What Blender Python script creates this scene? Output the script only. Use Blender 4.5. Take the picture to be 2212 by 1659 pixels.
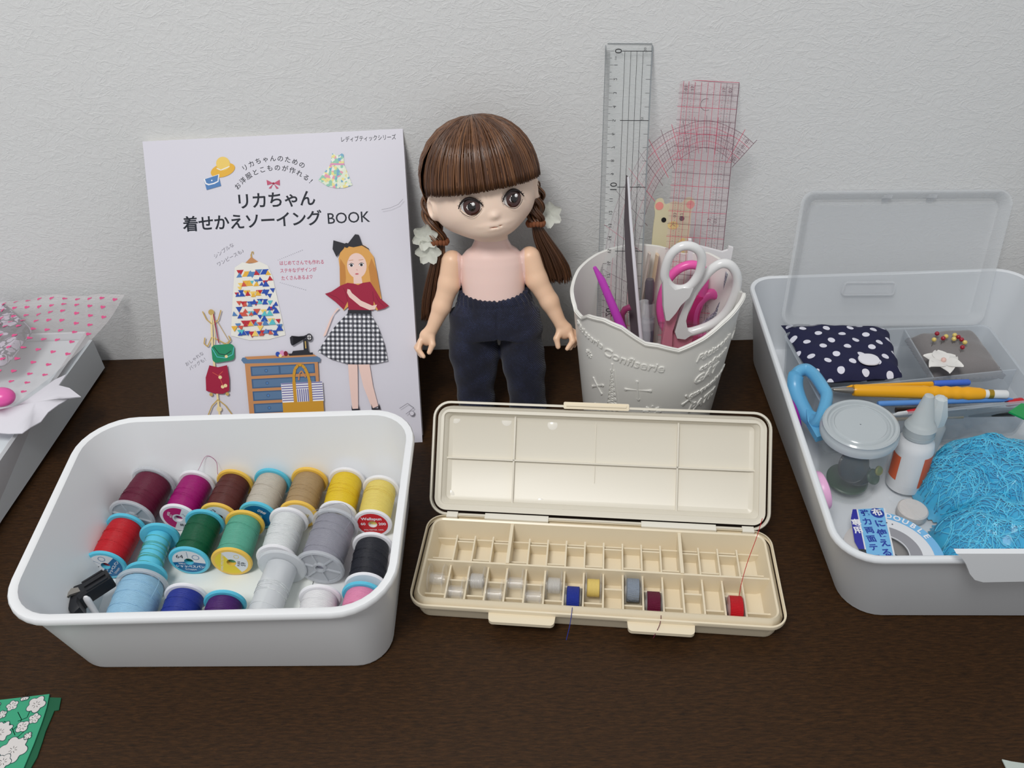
import bpy, math, random
import numpy as np
from mathutils import Vector, Matrix, Euler
random.seed(7); rng = np.random.default_rng(7)
for o in list(bpy.data.objects): bpy.data.objects.remove(o)
scene = bpy.context.scene; COL = scene.collection
S = 0.001                      # every length below is written in millimetres
PI = math.pi

# ---------------------------------------------------------------- camera
CX, CY, CZ, PITCH, YAW, ROLL, FPX = 4.27, -627.81, 444.6, .6634, -.0262, -.0471, 1700.2
_f = Vector((math.sin(YAW)*math.cos(PITCH), math.cos(YAW)*math.cos(PITCH), -math.sin(PITCH)))
_r0 = Vector((math.cos(YAW), -math.sin(YAW), 0)); _u0 = _r0.cross(_f)
_r = _r0*math.cos(ROLL) + _u0*math.sin(ROLL); _u = _r.cross(_f)
cam = bpy.data.cameras.new('camera'); camo = bpy.data.objects.new('camera', cam); COL.objects.link(camo)
cm = Matrix(((_r.x, _u.x, -_f.x, CX*S), (_r.y, _u.y, -_f.y, CY*S), (_r.z, _u.z, -_f.z, CZ*S), (0, 0, 0, 1)))
camo.matrix_world = cm
cam.sensor_width = 36; cam.lens = 36*FPX/2212; cam.clip_start = .01; cam.clip_end = 50
scene.camera = camo

# ---------------------------------------------------------------- light
w = bpy.data.worlds.new('room_light'); scene.world = w; w.use_nodes = True
w.node_tree.nodes['Background'].inputs[0].default_value = (.97, .985, 1, 1)
w.node_tree.nodes['Background'].inputs[1].default_value = .42
la = bpy.data.lights.new('ceiling_lamp', 'AREA'); la.shape = 'DISK'; la.size = .48; la.energy = 15; la.color = (1, .985, .965)
lo = bpy.data.objects.new('ceiling_lamp', la); COL.objects.link(lo)
lo.location = (-.34, -1.0, 1.5)
lo.rotation_euler = (Vector((0, -.15, 0))-Vector(lo.location)).to_track_quat('-Z', 'Y').to_euler()
vs = scene.view_settings; vs.view_transform = 'Standard'; vs.look = 'None'; vs.exposure = 0; vs.gamma = 1; vs.use_curve_mapping = False

# ---------------------------------------------------------------- materials
def lin(c):
    out = []
    for v in c:
        v = v/255; out.append(v/12.92 if v <= .04045 else ((v+.055)/1.055)**2.4)
    return out
MATS = {}
def mat(name, rgb=(200, 200, 200), rough=.5, k=1.0, alpha=1, metal=0, coat=0, sheen=0, sss=0, spec=.5, emit=None):
    """one principled material; rgb is the sRGB colour of the thing itself"""
    if name in MATS: return MATS[name]
    m = bpy.data.materials.new(name); m.use_nodes = True; b = m.node_tree.nodes['Principled BSDF']
    c = [min(.93, v*k) for v in lin(rgb)]
    b.inputs['Base Color'].default_value = (*c, 1); b.inputs['Roughness'].default_value = rough
    b.inputs['Metallic'].default_value = metal; b.inputs['Alpha'].default_value = alpha
    b.inputs['Coat Weight'].default_value = coat; b.inputs['Sheen Weight'].default_value = sheen
    b.inputs['Specular IOR Level'].default_value = spec
    if sss:
        b.inputs['Subsurface Weight'].default_value = sss; b.inputs['Subsurface Radius'].default_value = (1, .5, .3); b.inputs['Subsurface Scale'].default_value = .004
    MATS[name] = m; return m
def N(m, t, **kw):
    n = m.node_tree.nodes.new(t)
    for a, v in kw.items(): setattr(n, a, v)
    return n
def BS(m): return m.node_tree.nodes['Principled BSDF']
def LK(m, a, b): m.node_tree.links.new(a, b)
def bump(m, tex_out, strength=.3, dist=.001):
    n = N(m, 'ShaderNodeBump'); n.inputs['Strength'].default_value = strength; n.inputs['Distance'].default_value = dist
    LK(m, tex_out, n.inputs['Height']); LK(m, n.outputs[0], BS(m).inputs['Normal']); return n
def coords(m, scale=(1, 1, 1), rot=(0, 0, 0), kind='Object'):
    t = N(m, 'ShaderNodeTexCoord'); p = N(m, 'ShaderNodeMapping'); p.inputs['Scale'].default_value = scale; p.inputs['Rotation'].default_value = rot
    LK(m, t.outputs[kind], p.inputs[0]); return p.outputs[0]
def noise(m, vec, scale, detail=4, rough=.5, dist=0):
    n = N(m, 'ShaderNodeTexNoise'); n.inputs['Scale'].default_value = scale; n.inputs['Detail'].default_value = detail
    n.inputs['Roughness'].default_value = rough; n.inputs['Distortion'].default_value = dist
    if vec is not None: LK(m, vec, n.inputs['Vector'])
    return n
def ramp(m, fac, stops, interp='LINEAR'):
    r = N(m, 'ShaderNodeValToRGB'); r.color_ramp.interpolation = interp
    e = r.color_ramp.elements
    while len(e) < len(stops): e.new(.5)
    for i, (p, c) in enumerate(stops):
        e[i].position = p; e[i].color = (*lin(c), 1) if len(c) == 3 else c
    LK(m, fac, r.inputs[0]); return r
def math_(m, op, a, b=None):
    n = N(m, 'ShaderNodeMath', operation=op)
    for i, v in enumerate((a, b)):
        if v is None: continue
        if isinstance(v, (int, float)): n.inputs[i].default_value = v
        else: LK(m, v, n.inputs[i])
    return n.outputs[0]

# ---------------------------------------------------------------- geometry collector
class B:
    """collects shapes (mm) and links them as ONE mesh object"""
    def __init__(s): s.v = []; s.f = []; s.m = []; s.T = Matrix(); s.n = 0
    def add(s, V, F, mi=0):
        V = np.asarray(V, float).reshape(-1, 3)
        A = np.array(s.T); V = V @ A[:3, :3].T + A[:3, 3]
        s.v.append(V); s.f += [tuple(i+s.n for i in f) for f in F]; s.m += [mi]*len(F); s.n += len(V); return s
    def box(s, x0, x1, y0, y1, z0, z1, mi=0):
        V = [(x, y, z) for x in (x0, x1) for y in (y0, y1) for z in (z0, z1)]
        return s.add(V, [(0, 1, 3, 2), (4, 6, 7, 5), (0, 4, 5, 1), (2, 3, 7, 6), (0, 2, 6, 4), (1, 5, 7, 3)], mi)
    def loft(s, rings, mi=0, cap0=True, cap1=True, close=False):
        n = len(rings[0]); V = np.concatenate([np.asarray(r, float) for r in rings]); F = []
        R = len(rings)
        for i in range(R if close else R-1):
            a = i*n; b = ((i+1) % R)*n
            for j in range(n):
                k = (j+1) % n; F.append((a+j, a+k, b+k, b+j))
        if cap0 and not close: F.append(tuple(range(n-1, -1, -1)))
        if cap1 and not close: F.append(tuple((R-1)*n+j for j in range(n)))
        return s.add(V, F, mi)
    def lathe(s, prof, n=32, mi=0, cap=True, axis='z'):
        rings = []
        for r, z in prof:
            ring = []
            for j in range(n):
                a = 2*PI*j/n; p = (r*math.cos(a), r*math.sin(a), z)
                if axis == 'y': p = (p[0], p[2], -p[1])
                if axis == 'x': p = (p[2], p[0], p[1])
                ring.append(p)
            rings.append(ring)
        return s.loft(rings, mi, cap, cap)
    def tube(s, pts, r, n=8, mi=0, closed=False, flat=1.0, up=None):
        pts = [Vector(p) for p in pts]; m = len(pts); rings = []
        rr_ = r if hasattr(r, '__len__') else [r]*m
        d0 = (pts[1]-pts[0]).normalized(); u = Vector(up) if up else (Vector((0, 0, 1)) if abs(d0.z) < .9 else Vector((1, 0, 0)))
        for i in range(m):
            if closed: d = pts[(i+1) % m]-pts[i-1]
            else: d = pts[min(i+1, m-1)]-pts[max(i-1, 0)]
            d = d.normalized() if d.length > 1e-9 else d0
            if not up: u = (u-d*u.dot(d)).normalized(); a = u
            else: a = (Vector(up)-d*Vector(up).dot(d)).normalized()
            b = d.cross(a)
            rings.append([tuple(pts[i]+a*(rr_[i]*flat*math.cos(2*PI*j/n))+b*(rr_[i]*math.sin(2*PI*j/n))) for j in range(n)])
        return s.loft(rings, mi, True, True, close=closed)
    def prism(s, poly, z0, z1, mi=0):
        return s.loft([[(x, y, z0) for x, y in poly], [(x, y, z1) for x, y in poly]], mi)
    def flat(s, poly, z, mi=0):
        return s.add([(x, y, z) for x, y in poly], [tuple(range(len(poly)))], mi)
    def sph(s, c, r, n=14, mi=0, sq=(1, 1, 1)):
        rings = []
        for i in range(1, n):
            t = PI*i/n
            rings.append([(c[0]+r*sq[0]*math.sin(t)*math.cos(2*PI*j/(n*2)), c[1]+r*sq[1]*math.sin(t)*math.sin(2*PI*j/(n*2)), c[2]-r*sq[2]*math.cos(t)) for j in range(n*2)])
        return s.loft(rings, mi)
    def text(s, body, x, y, z, size, mi=0, rot=0, bold=0, align='CENTER', mirror=False, sx=1, extr=0):
        V, F = text_geo(body, bold, align)
        if not len(V): return s
        V = V.copy()*size; V[:, 0] *= sx*(-1 if mirror else 1)
        c, d = math.cos(rot), math.sin(rot); X = V[:, 0]*c-V[:, 1]*d+x; Y = V[:, 0]*d+V[:, 1]*c+y
        return s.add(np.stack([X, Y, np.full_like(X, z)], 1), F, mi)
    def build(s, name, mats, parent=None, smooth=True, sharp=40):
        me = bpy.data.meshes.new(name); V = np.concatenate(s.v)*S
        me.from_pydata(V.tolist(), [], s.f)
        if not isinstance(mats, (list, tuple)): mats = [mats]
        for m in mats: me.materials.append(m)
        me.polygons.foreach_set('material_index', s.m); me.update()
        if smooth:
            me.polygons.foreach_set('use_smooth', [True]*len(me.polygons)); me.set_sharp_from_angle(angle=math.radians(sharp))
        o = bpy.data.objects.new(name, me); COL.objects.link(o)
        if parent: o.parent = parent
        return o
_tc = {}
def text_geo(body, bold, align):
    key = (body, bold, align)
    if key not in _tc:
        cu = bpy.data.curves.new('t', 'FONT'); cu.body = body; cu.size = 1; cu.offset = bold; cu.align_x = align; cu.align_y = 'CENTER'; cu.resolution_u = 3
        o = bpy.data.objects.new('t', cu); COL.objects.link(o); bpy.context.view_layer.update()
        e = o.evaluated_get(bpy.context.evaluated_depsgraph_get()); me = e.to_mesh()
        V = np.array([v.co[:] for v in me.vertices]).reshape(-1, 3); F = [tuple(p.vertices) for p in me.polygons]
        e.to_mesh_clear(); bpy.data.objects.remove(o); bpy.data.curves.remove(cu); _tc[key] = (V, F)
    return _tc[key]
def thing(name, label, cat, loc=(0, 0, 0), rot=(0, 0, 0), group=None):
    o = bpy.data.objects.new(name, None); COL.objects.link(o); o.empty_display_size = .01
    o.location = Vector(loc)*S; o.rotation_euler = rot
    o['label'] = label; o['category'] = cat
    if group: o['group'] = group
    return o
def tag(o, label, cat, group=None, kind=None):
    o['label'] = label; o['category'] = cat
    if group: o['group'] = group
    if kind: o['kind'] = kind
    return o
def place(o, loc=(0, 0, 0), rot=(0, 0, 0)):
    o.location = Vector(loc)*S; o.rotation_euler = rot; return o
def frame(o, origin, ux, uy, keep_y=False):
    """orient a thing: local x along ux, local y along uy (world directions)"""
    ux = Vector(ux).normalized(); uy = Vector(uy).normalized()
    if keep_y: ux = (ux-uy*ux.dot(uy)).normalized()
    else: uy = (uy-ux*uy.dot(ux)).normalized()
    uz = ux.cross(uy)
    M = Matrix.Identity(4)
    for i in range(3): M[i][0] = ux[i]; M[i][1] = uy[i]; M[i][2] = uz[i]; M[i][3] = origin[i]*S
    o.matrix_world = M; return o
def dup(root, loc=None, label=None):
    r = root.copy(); COL.objects.link(r)
    if loc is not None: r.location = Vector(loc)*S
    if label: r['label'] = label
    for ch in list(root.children):
        c = ch.copy(); COL.objects.link(c); c.parent = r
        for g in ch.children:
            d = g.copy(); COL.objects.link(d); d.parent = c
    return r
def rr(q, r, inset=0, n=8):
    """rounded convex polygon (counter-clockwise), edges moved inwards by inset"""
    q = [Vector(p) for p in q]; k = len(q); L = []
    for i in range(k):
        a, b = q[i], q[(i+1) % k]; d = (b-a).normalized(); nn = Vector((-d.y, d.x)); L.append((a+nn*inset, d))
    P = []
    for i in range(k):
        (p, d), (p2, d2) = L[i-1], L[i]; cr = d.x*d2.y-d.y*d2.x; t = ((p2.x-p.x)*d2.y-(p2.y-p.y)*d2.x)/cr; P.append(p+d*t)
    out = []
    r = max(r-inset, .3)
    for i in range(k):
        p = P[i]; a = (P[i-1]-p).normalized(); b = (P[(i+1) % k]-p).normalized(); al = a.angle(b)
        t = r/math.tan(al/2); c = p+(a+b).normalized()*(r/math.sin(al/2))
        s0 = p+a*t-c; s1 = p+b*t-c; A0 = math.atan2(s0.y, s0.x); A1 = math.atan2(s1.y, s1.x)
        while A1 < A0: A1 += 2*PI
        for j in range(n+1):
            A = A0+(A1-A0)*j/n; out.append((c.x+r*math.cos(A), c.y+r*math.sin(A)))
    return out
def lerpq(q0, q1, t): return [(a[0]+(b[0]-a[0])*t, a[1]+(b[1]-a[1])*t) for a, b in zip(q0, q1)]
def tray(b, bot, top, z0, z1, rb, rt, th=2, rim=3, drop=3, mi=0, ft=None):
    ft = th if ft is None else ft
    R = []
    def ring(q, r, ins, z): R.append([(x, y, z) for x, y in rr(q, r, ins)])
    ring(bot, rb, 2.5, z0); ring(bot, rb, .7, z0+1); ring(bot, rb, 0, z0+3)
    tq = lerpq(bot, top, 1-drop/(z1-z0))
    ring(tq, rt, 0, z1-drop)
    if rim:
        ring(top, rt, -rim+.3, z1-drop-.4); ring(top, rt, -rim, z1-drop+.5); ring(top, rt, -rim+.2, z1-1); ring(top, rt, -rim+1, z1)
    ring(top, rt, max(.3, th-1.2), z1); ring(top, rt, th, z1-.8)
    ring(bot, rb, th, z0+ft+4); ring(bot, rb, th+1, z0+ft+1.4); ring(bot, rb, th+4, z0+ft)
    b.loft(R, mi)
def nets(fn, lo, hi, h):
    """surface of an implicit shape (fn < 0 inside) as verts, quads"""
    lo = np.array(lo, float); n = np.ceil((np.array(hi)-lo)/h).astype(int)+1
    ax = [lo[i]+h*np.arange(n[i]) for i in range(3)]
    X, Y, Z = np.meshgrid(*ax, indexing='ij', sparse=False)
    D = fn(X.astype(np.float32), Y.astype(np.float32), Z.astype(np.float32)); s = D < 0
    c = np.zeros(tuple(n-1)+(3,), np.float32); w_ = np.zeros(tuple(n-1), np.float32)
    for a in range(3):
        sl0 = [slice(None)]*3; sl1 = [slice(None)]*3; sl0[a] = slice(0, -1); sl1[a] = slice(1, None)
        d0, d1 = D[tuple(sl0)], D[tuple(sl1)]; cr = (d0 < 0) != (d1 < 0); t = np.where(cr, d0/np.where(cr, d0-d1, 1), 0)
        o1, o2 = [i for i in range(3) if i != a]
        for e1 in (0, 1):
            for e2 in (0, 1):
                q = [slice(None)]*3; q[o1] = slice(e1, n[o1]-1+e1); q[o2] = slice(e2, n[o2]-1+e2)
                cc = cr[tuple(q)]; tt = t[tuple(q)]
                w_ += cc; c[..., a] += np.where(cc, tt, 0); c[..., o1] += cc*e1; c[..., o2] += cc*e2
    act = w_ > 0; idx = np.full(act.shape, -1); idx[act] = np.arange(act.sum())
    I = np.argwhere(act); V = lo+h*(I+c[act]/w_[act][:, None]); F = []
    for a in range(3):
        o1, o2 = (a+1) % 3, (a+2) % 3
        sl0 = [slice(None)]*3; sl1 = [slice(None)]*3; sl0[a] = slice(0, -1); sl1[a] = slice(1, None)
        s0, s1 = s[tuple(sl0)], s[tuple(sl1)]; E = np.argwhere(s0 != s1); E = E[(E[:, o1] > 0) & (E[:, o2] > 0) & (E[:, o1] < n[o1]-1) & (E[:, o2] < n[o2]-1)]
        fl = s0[tuple(E.T)]
        def g(d1, d2):
            e = E.copy(); e[:, o1] += d1; e[:, o2] += d2; return idx[tuple(e.T)]
        q = np.stack([g(-1, -1), g(0, -1), g(0, 0), g(-1, 0)], 1); q[~fl] = q[~fl][:, ::-1]; F += [tuple(r) for r in q.tolist()]
    return V, F
def smin(a, b, k):
    h = np.clip(.5+.5*(b-a)/k, 0, 1); return b+(a-b)*h-k*h*(1-h)
def cap(X, Y, Z, a, b, ra, rb):
    a = np.array(a, float); b = np.array(b, float); d = b-a
    t = np.clip(((X-a[0])*d[0]+(Y-a[1])*d[1]+(Z-a[2])*d[2])/(d@d), 0, 1)
    return np.sqrt((X-a[0]-t*d[0])**2+(Y-a[1]-t*d[1])**2+(Z-a[2]-t*d[2])**2)-(ra+(rb-ra)*t)
def ell(X, Y, Z, c, r):
    q = np.sqrt(((X-c[0])/r[0])**2+((Y-c[1])/r[1])**2+((Z-c[2])/r[2])**2); return (q-1)*min(r)
def spline(pts, n=8):
    """Catmull-Rom through the points"""
    P = [Vector(p) for p in pts]; P = [P[0]*2-P[1]]+P+[P[-1]*2-P[-2]]; out = []
    for i in range(1, len(P)-2):
        for j in range(n):
            t = j/n; a, b, c, d = P[i-1], P[i], P[i+1], P[i+2]
            out.append(.5*((2*b)+(c-a)*t+(2*a-5*b+4*c-d)*t*t+(3*b-a-3*c+d)*t**3))
    out.append(P[-2]); return out
def circ(cx, cy, r, n=24, ry=None, rot=0, a0=0, a1=2*PI):
    ry = ry or r; o = []
    full = abs(a1-a0-2*PI) < 1e-6
    for i in range(n):
        t = a0+(a1-a0)*i/(n if full else n-1); x, y = r*math.cos(t), ry*math.sin(t)
        o.append((cx+x*math.cos(rot)-y*math.sin(rot), cy+x*math.sin(rot)+y*math.cos(rot)))
    return o

# ---------------------------------------------------------------- setting
wm = mat('embossed_wallpaper', (226, 227, 227), .75)
v = coords(wm, (1, 1, 1), (0, math.radians(35), 0)); n1 = noise(wm, v, 170, 6, .62, 1.4)
v2 = coords(wm, (1, 1, 2.6), (0, math.radians(-32), 0)); n2 = noise(wm, v2, 28, 3, .5, 2.2)
rd = math_(wm, 'ABSOLUTE', math_(wm, 'SUBTRACT', n2.outputs[0], .5)); ri = ramp(wm, rd, [(0, (255, 255, 255)), (.035, (0, 0, 0))])
hh = math_(wm, 'ADD', n1.outputs[0], math_(wm, 'MULTIPLY', ri.outputs[0], .22)); bump(wm, hh, .38, .0016)
wall = B().box(-1500, 1500, 0, 60, -720, 1700).build('wall_back', wm, smooth=False); wall['kind'] = 'structure'
fl = mat('floor_boards', (120, 95, 70), .5)
b = B().box(-1500, 1500, -2200, 0, -760, -720).build('floor', fl, smooth=False); b['kind'] = 'structure'

# desk: dark wood, grain runs along x
dm = mat('dark_walnut', (60, 38, 22), .48, spec=.22)
v = coords(dm, (9, 60, 60)); g1 = noise(dm, v, 14, 6, .65, .4)
v = coords(dm, (30, 420, 60)); g2 = noise(dm, v, 8, 3, .6, .2)
r1 = ramp(dm, g1.outputs[0], [(.3, (36, 22, 9)), (.5, (54, 34, 15)), (.72, (72, 46, 22))])
r2 = ramp(dm, g2.outputs[0], [(.30, (14, 9, 7)), (.40, (255, 255, 255))])
mx = N(dm, 'ShaderNodeMix', data_type='RGBA', blend_type='MULTIPLY'); mx.inputs[0].default_value = .75
LK(dm, r1.outputs[0], mx.inputs[6]); LK(dm, r2.outputs[0], mx.inputs[7]); LK(dm, mx.outputs[2], BS(dm).inputs['Base Color']); bump(dm, g2.outputs[0], .25, .0006)
desk = thing('desk', 'dark brown wood-grained desk top standing against the white wall', 'desk', (0, -320, 0))
B().box(-780, 780, -330, 319, -28, 0).build('desk_top', dm, desk, smooth=False)
for sx in (-740, 690):
    for sy in (-310, 260):
        B().box(sx, sx+50, sy, sy+50, -720, -28).build('leg', dm, desk, smooth=False)
WHITE = mat('white_plastic', (236, 238, 240), .34, spec=.5)
# ---------------------------------------------------------------- sewing book
bk = thing('sewing_book', 'white sewing pattern book with a printed cover, leaning against the wall behind the thread bin', 'book', (0, 0, 0))
lean, rz = .5527, .0313
u = Vector((math.cos(rz), math.sin(rz), 0)); nn = Vector((-math.sin(rz), math.cos(rz), 0)); tt = Vector((0, 0, math.cos(lean)))+nn*math.sin(lean)
frame(bk, (-296.3, -257*math.sin(lean)-210*math.sin(rz), 0), u, tt)
pg = mat('page_edges', (222, 219, 212), .8); cov = mat('cover_paper', (217, 215, 225), .45, spec=.35)
B().box(.6, 209.4, .5, 256.5, -7.6, -.5).build('page_block', pg, bk, smooth=False)
B().box(0, 210, 0, 257, -8.2, -7.6).build('back_cover', cov, bk, smooth=False)
pal = [cov]
def pc(name, rgb, k=1.0, rough=.35):
    pal.append(mat('ink_'+name, rgb, .5, k, spec=.25)); return len(pal)-1
INK = pc('dark', (26, 32, 44)); GREY = pc('grey', (125, 122, 132)); ROSE = pc('rose', (196, 90, 118)); YEL = pc('yellow', (232, 180, 66)); YEL2 = pc('pale_yellow', (240, 206, 110))
BLU = pc('blue', (84, 130, 186)); WHI = pc('white', (240, 240, 242)); NAV = pc('royal', (42, 78, 172)); RED = pc('red', (188, 40, 56)); COR = pc('coral', (208, 88, 72)); TUR = pc('turquoise', (92, 190, 200))
CRE = pc('cream', (234, 232, 224)); SKI = pc('skin', (238, 206, 196)); HAI = pc('blonde', (222, 164, 88)); HAD = pc('blonde_dark', (196, 132, 64)); CRI = pc('crimson', (160, 30, 62)); CRD = pc('crimson_dark', (126, 20, 46))
BLK = pc('black', (40, 40, 48)); GOL = pc('gold', (196, 164, 96)); GLD = pc('gold_light', (236, 214, 160)); GRN = pc('knit', (38, 140, 100)); WOO = pc('oak', (198, 140, 92)); CAB = pc('cabinet_blue', (92, 122, 156)); CAD = pc('cabinet_dark', (70, 98, 132))
STR = pc('stripe', (120, 116, 168)); MUS = pc('mustard', (204, 150, 48)); PNK = pc('pink', (222, 150, 190)); LIP = pc('lip', (204, 100, 110)); SHD = pc('backdrop', (206, 204, 206))
gm = mat('gingham', (250, 250, 250), .6); v = coords(gm, (1, 1, 1), (0, 0, .06))
sp = N(gm, 'ShaderNodeSeparateXYZ'); LK(gm, v, sp.inputs[0]); per = .0037
def strp(o): return math_(gm, 'LESS_THAN', math_(gm, 'FRACT', math_(gm, 'DIVIDE', o, per)), .5)
gr = ramp(gm, math_(gm, 'MULTIPLY', math_(gm, 'ADD', strp(sp.outputs[0]), strp(sp.outputs[1])), .5), [(0, (238, 238, 242)), (.4, (110, 112, 122)), (.9, (30, 32, 42))], 'CONSTANT'); LK(gm, gr.outputs[0], BS(gm).inputs['Base Color'])
pal.append(gm); GING = len(pal)-1
fm = mat('flower_print', (230, 240, 220), .6); vo = N(fm, 'ShaderNodeTexVoronoi'); vo.inputs['Scale'].default_value = 480; LK(fm, coords(fm), vo.inputs[0])
sc = N(fm, 'ShaderNodeSeparateColor'); LK(fm, vo.outputs['Color'], sc.inputs[0])
fr = ramp(fm, sc.outputs[0], [(0, (226, 236, 214)), (.3, (150, 205, 180)), (.5, (238, 226, 150)), (.68, (120, 175, 205)), (.82, (236, 240, 228)), (.93, (232, 160, 180))], 'CONSTANT'); LK(fm, fr.outputs[0], BS(fm).inputs['Base Color'])
pal.append(fm); FLOR = len(pal)-1
c = B(); c.box(0, 210, 0, 257, -.5, 0, 0)
L = [0]
def P(poly, mi, z=None):
    L[0] += 1; c.flat(poly, .02+.012*L[0] if z is None else z, mi)
def Pb(x0, x1, y0, y1, mi): P([(x0, y0), (x1, y0), (x1, y1), (x0, y1)], mi)
def line(pts, w_, mi):
    L[0] += 1; z = .02+.012*L[0]
    for (a, b_) in zip(pts[:-1], pts[1:]):
        a = Vector(a); b_ = Vector(b_); d = (b_-a); d = Vector((-d.y, d.x)).normalized()*w_/2 if d.length else Vector((w_, 0))
        c.flat([tuple(a-d), tuple(b_-d), tuple(b_+d), tuple(a+d)], z, mi)
TZ = .06
def tx(s_, x, y, size, mi=INK, rot=0, bold=0, align='CENTER', sx=1): c.text(s_, x, y, TZ, size, mi, rot, bold, align, sx=sx)
tx('レディブティックシリーズ', 181.7, 250.6, 4.7, INK, 0, .004, sx=.8)
def arc(s_, cx, cy, R, a0, a1, size):
    k = len(s_)
    for i, ch in enumerate(s_):
        a = a0+(a1-a0)*i/(k-1); c.text(ch, cx+R*math.sin(a), cy+R*math.cos(a), TZ, size, INK, -a, .008)
arc('リカちゃんのための', 103.6, 193, 45.4, -.53, .53, 5.2)
arc('お洋服とこものが作れる！', 103.6, 190, 41.0, -.82, .82, 5.2)
for i, ch in enumerate('リカちゃん'): tx(ch, 77+i*13.0, 205, 13.5, INK, 0, .018)
for i, ch in enumerate('着せかえソーイング'): tx(ch, 32.5+i*12.6, 189, 13, INK, 0, .018)
tx('BOOK', 161, 188.3, 12.3, INK, 0, .004)
tx('シンプルな', 57.6, 167, 3.9, GREY, .52); tx('ワンピースも♪', 62.4, 161, 3.9, GREY, .45)
tx('おしゃれな', 25.3, 79.6, 3.7, GREY, .55); tx('バッグも！', 28.4, 75.8, 3.7, GREY, .5)
tx('はじめてさんでも作れる', 120.4, 154.2, 3.9, ROSE, -.02, .012, sx=.86); tx('ステキなデザインが', 117, 148.2, 3.9, ROSE, -.01, .012, sx=.86); tx('たくさんあるよ♡', 115.4, 142.2, 3.9, ROSE, 0, .012, sx=.86)
for i in range(14):
    t = i/13; P(circ(101.2+20.4*t, 157.4+7*t, .28, 6), GREY); P(circ(101.4+20.4*t, 139-7*t, .28, 6), GREY)
# bow, hat, purse, flowered dress
P([(102.5, 219), (97.2, 222), (97.4, 217.8)], ROSE); P([(102.5, 219), (107.8, 221.6), (107.6, 217)], ROSE); P([(102.2, 218.6), (98.3, 215.2), (100.3, 215)], ROSE); P([(102.8, 218.6), (106.6, 214.9), (104.6, 214.5)], ROSE); P(circ(102.5, 218.9, .9, 10), CRI)
P(circ(62.6, 231.3, 10.2, 28, 5.2, .25), YEL); P(circ(63.2, 236.5, 5.6, 20, 5.4, .2), YEL2); line([(57.8, 233), (61, 231.4), (68.2, 234)], .7, WHI)
P([(48.2, 216.3), (60.1, 219), (58.6, 228), (46.6, 224.6)], BLU); P([(46.4, 225), (59.5, 228.4), (58.4, 222.4), (55, 220.8), (50, 219.9), (47.6, 221)], WHI); P([(47.6, 225), (58.6, 227.8), (57.6, 223), (54, 221.6), (50.4, 221), (48.4, 221.8)], BLU); P(circ(53, 223.6, .6, 8), WHI)
P([(151.6, 240), (153, 240.4), (155, 238.6), (157.5, 238.6), (159.6, 240), (161, 239), (160.8, 231.6), (150, 232)], FLOR); P([(150, 232), (160.8, 231.6), (166.4, 214.4), (160, 212.6), (153, 212.6), (146, 214.6), (139, 219.6)], FLOR); P([(149.8, 232.6), (161, 232), (161, 230.6), (149.6, 231.2)], PNK)
# triangle-print dress on a hanger
P([(79.2, 158), (80.4, 158), (80.3, 163), (79, 163)], GOL); line([(79.6, 162.4), (80.4, 165), (81.6, 165), (81.4, 163)], .7, GOL); P([(79.6, 161), (86, 156), (74, 156)], WOO)
dress = [(72, 157), (78, 155.5), (82, 156), (86, 157), (92.6, 153.2), (95.7, 144), (102.4, 95.8), (88, 92.8), (72, 93), (57.4, 97.5), (61, 125), (65.4, 153)]
P(dress, CRE)
def inside(x, y, poly):
    r_ = False; j = len(poly)-1
    for i in range(len(poly)):
        (xi, yi), (xj, yj) = poly[i], poly[j]
        if (yi > y) != (yj > y) and x < (xj-xi)*(y-yi)/(yj-yi)+xi: r_ = not r_
        j = i
    return r_
cols = [NAV, NAV, BLU, TUR, YEL, RED, COR, NAV, RED, YEL2]
rg = random.Random(5)
for row in range(15):
    y = 154-row*4.1; x = 55+rg.uniform(0, 5)
    ups = row % 2
    while x < 102:
        s_ = rg.uniform(1.9, 3.1); dy = rg.uniform(-1, 1)+.6*math.sin(x*.3+row)
        tri = [(x-s_, y+dy), (x+s_, y+dy), (x+rg.uniform(-.8, .8), y+dy+(-1 if ups else 1)*s_*1.7)]
        if rg.random() < .2: tri = [(a, 2*(y+dy)-b_) for a, b_ in tri]
        if sum(inside(a, b_, dress) for a, b_ in tri) == 3: P(tri if not ups else tri[::-1], rg.choice(cols))
        x += s_*1.75+rg.uniform(0, .5)
# plain printed fashion doll in a crimson blouse and gingham skirt
P([(160, 168), (166, 168.6), (174, 165), (180, 156), (182, 140), (184, 122), (180, 112), (170, 120), (158, 118), (152, 113.5), (150, 122), (152, 140), (151, 156), (154, 164)], HAI)
P([(152.5, 156), (156, 150), (156, 140), (152, 118), (150.4, 130), (151.4, 148)], HAD); P([(178, 155), (175, 148), (176, 136), (181, 116), (183.6, 125), (181.5, 145)], HAD)
P(circ(165.6, 149.6, 8.0, 28, 10.2), SKI); P([(162.2, 142), (168.6, 142), (169.2, 135), (162, 135)], SKI)
P([(157.4, 152), (158, 161), (165, 165.6), (173.6, 161), (174.2, 152.6), (171.5, 158), (166.6, 162.2), (161, 158.5)], HAI)
for ex in (161.2, 169.4): P(circ(ex, 150.2, 1.9, 14, 1.3), WHI); P(circ(ex, 150.1, 1.15, 12), BLK); line([(ex-2.1, 150.6), (ex, 151.9), (ex+2.1, 150.9)], .45, BLK); line([(ex-2, 154), (ex+1.8, 154.4)], .3, HAD)
P(circ(165.2, 142.9, 1.5, 12, .6), LIP); line([(165.2, 146.6), (165.8, 145.7)], .3, LIP)
P([(158, 167.6), (148, 171), (146.8, 164), (149.4, 157.6), (156, 164)], BLK); P([(158, 166), (166, 175), (169, 174.4), (171.4, 165.8), (164, 164.6)], BLK); P(circ(158.4, 166.4, 2, 12), BLK); line([(171, 166), (176.4, 162.6)], .7, BLK)
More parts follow.
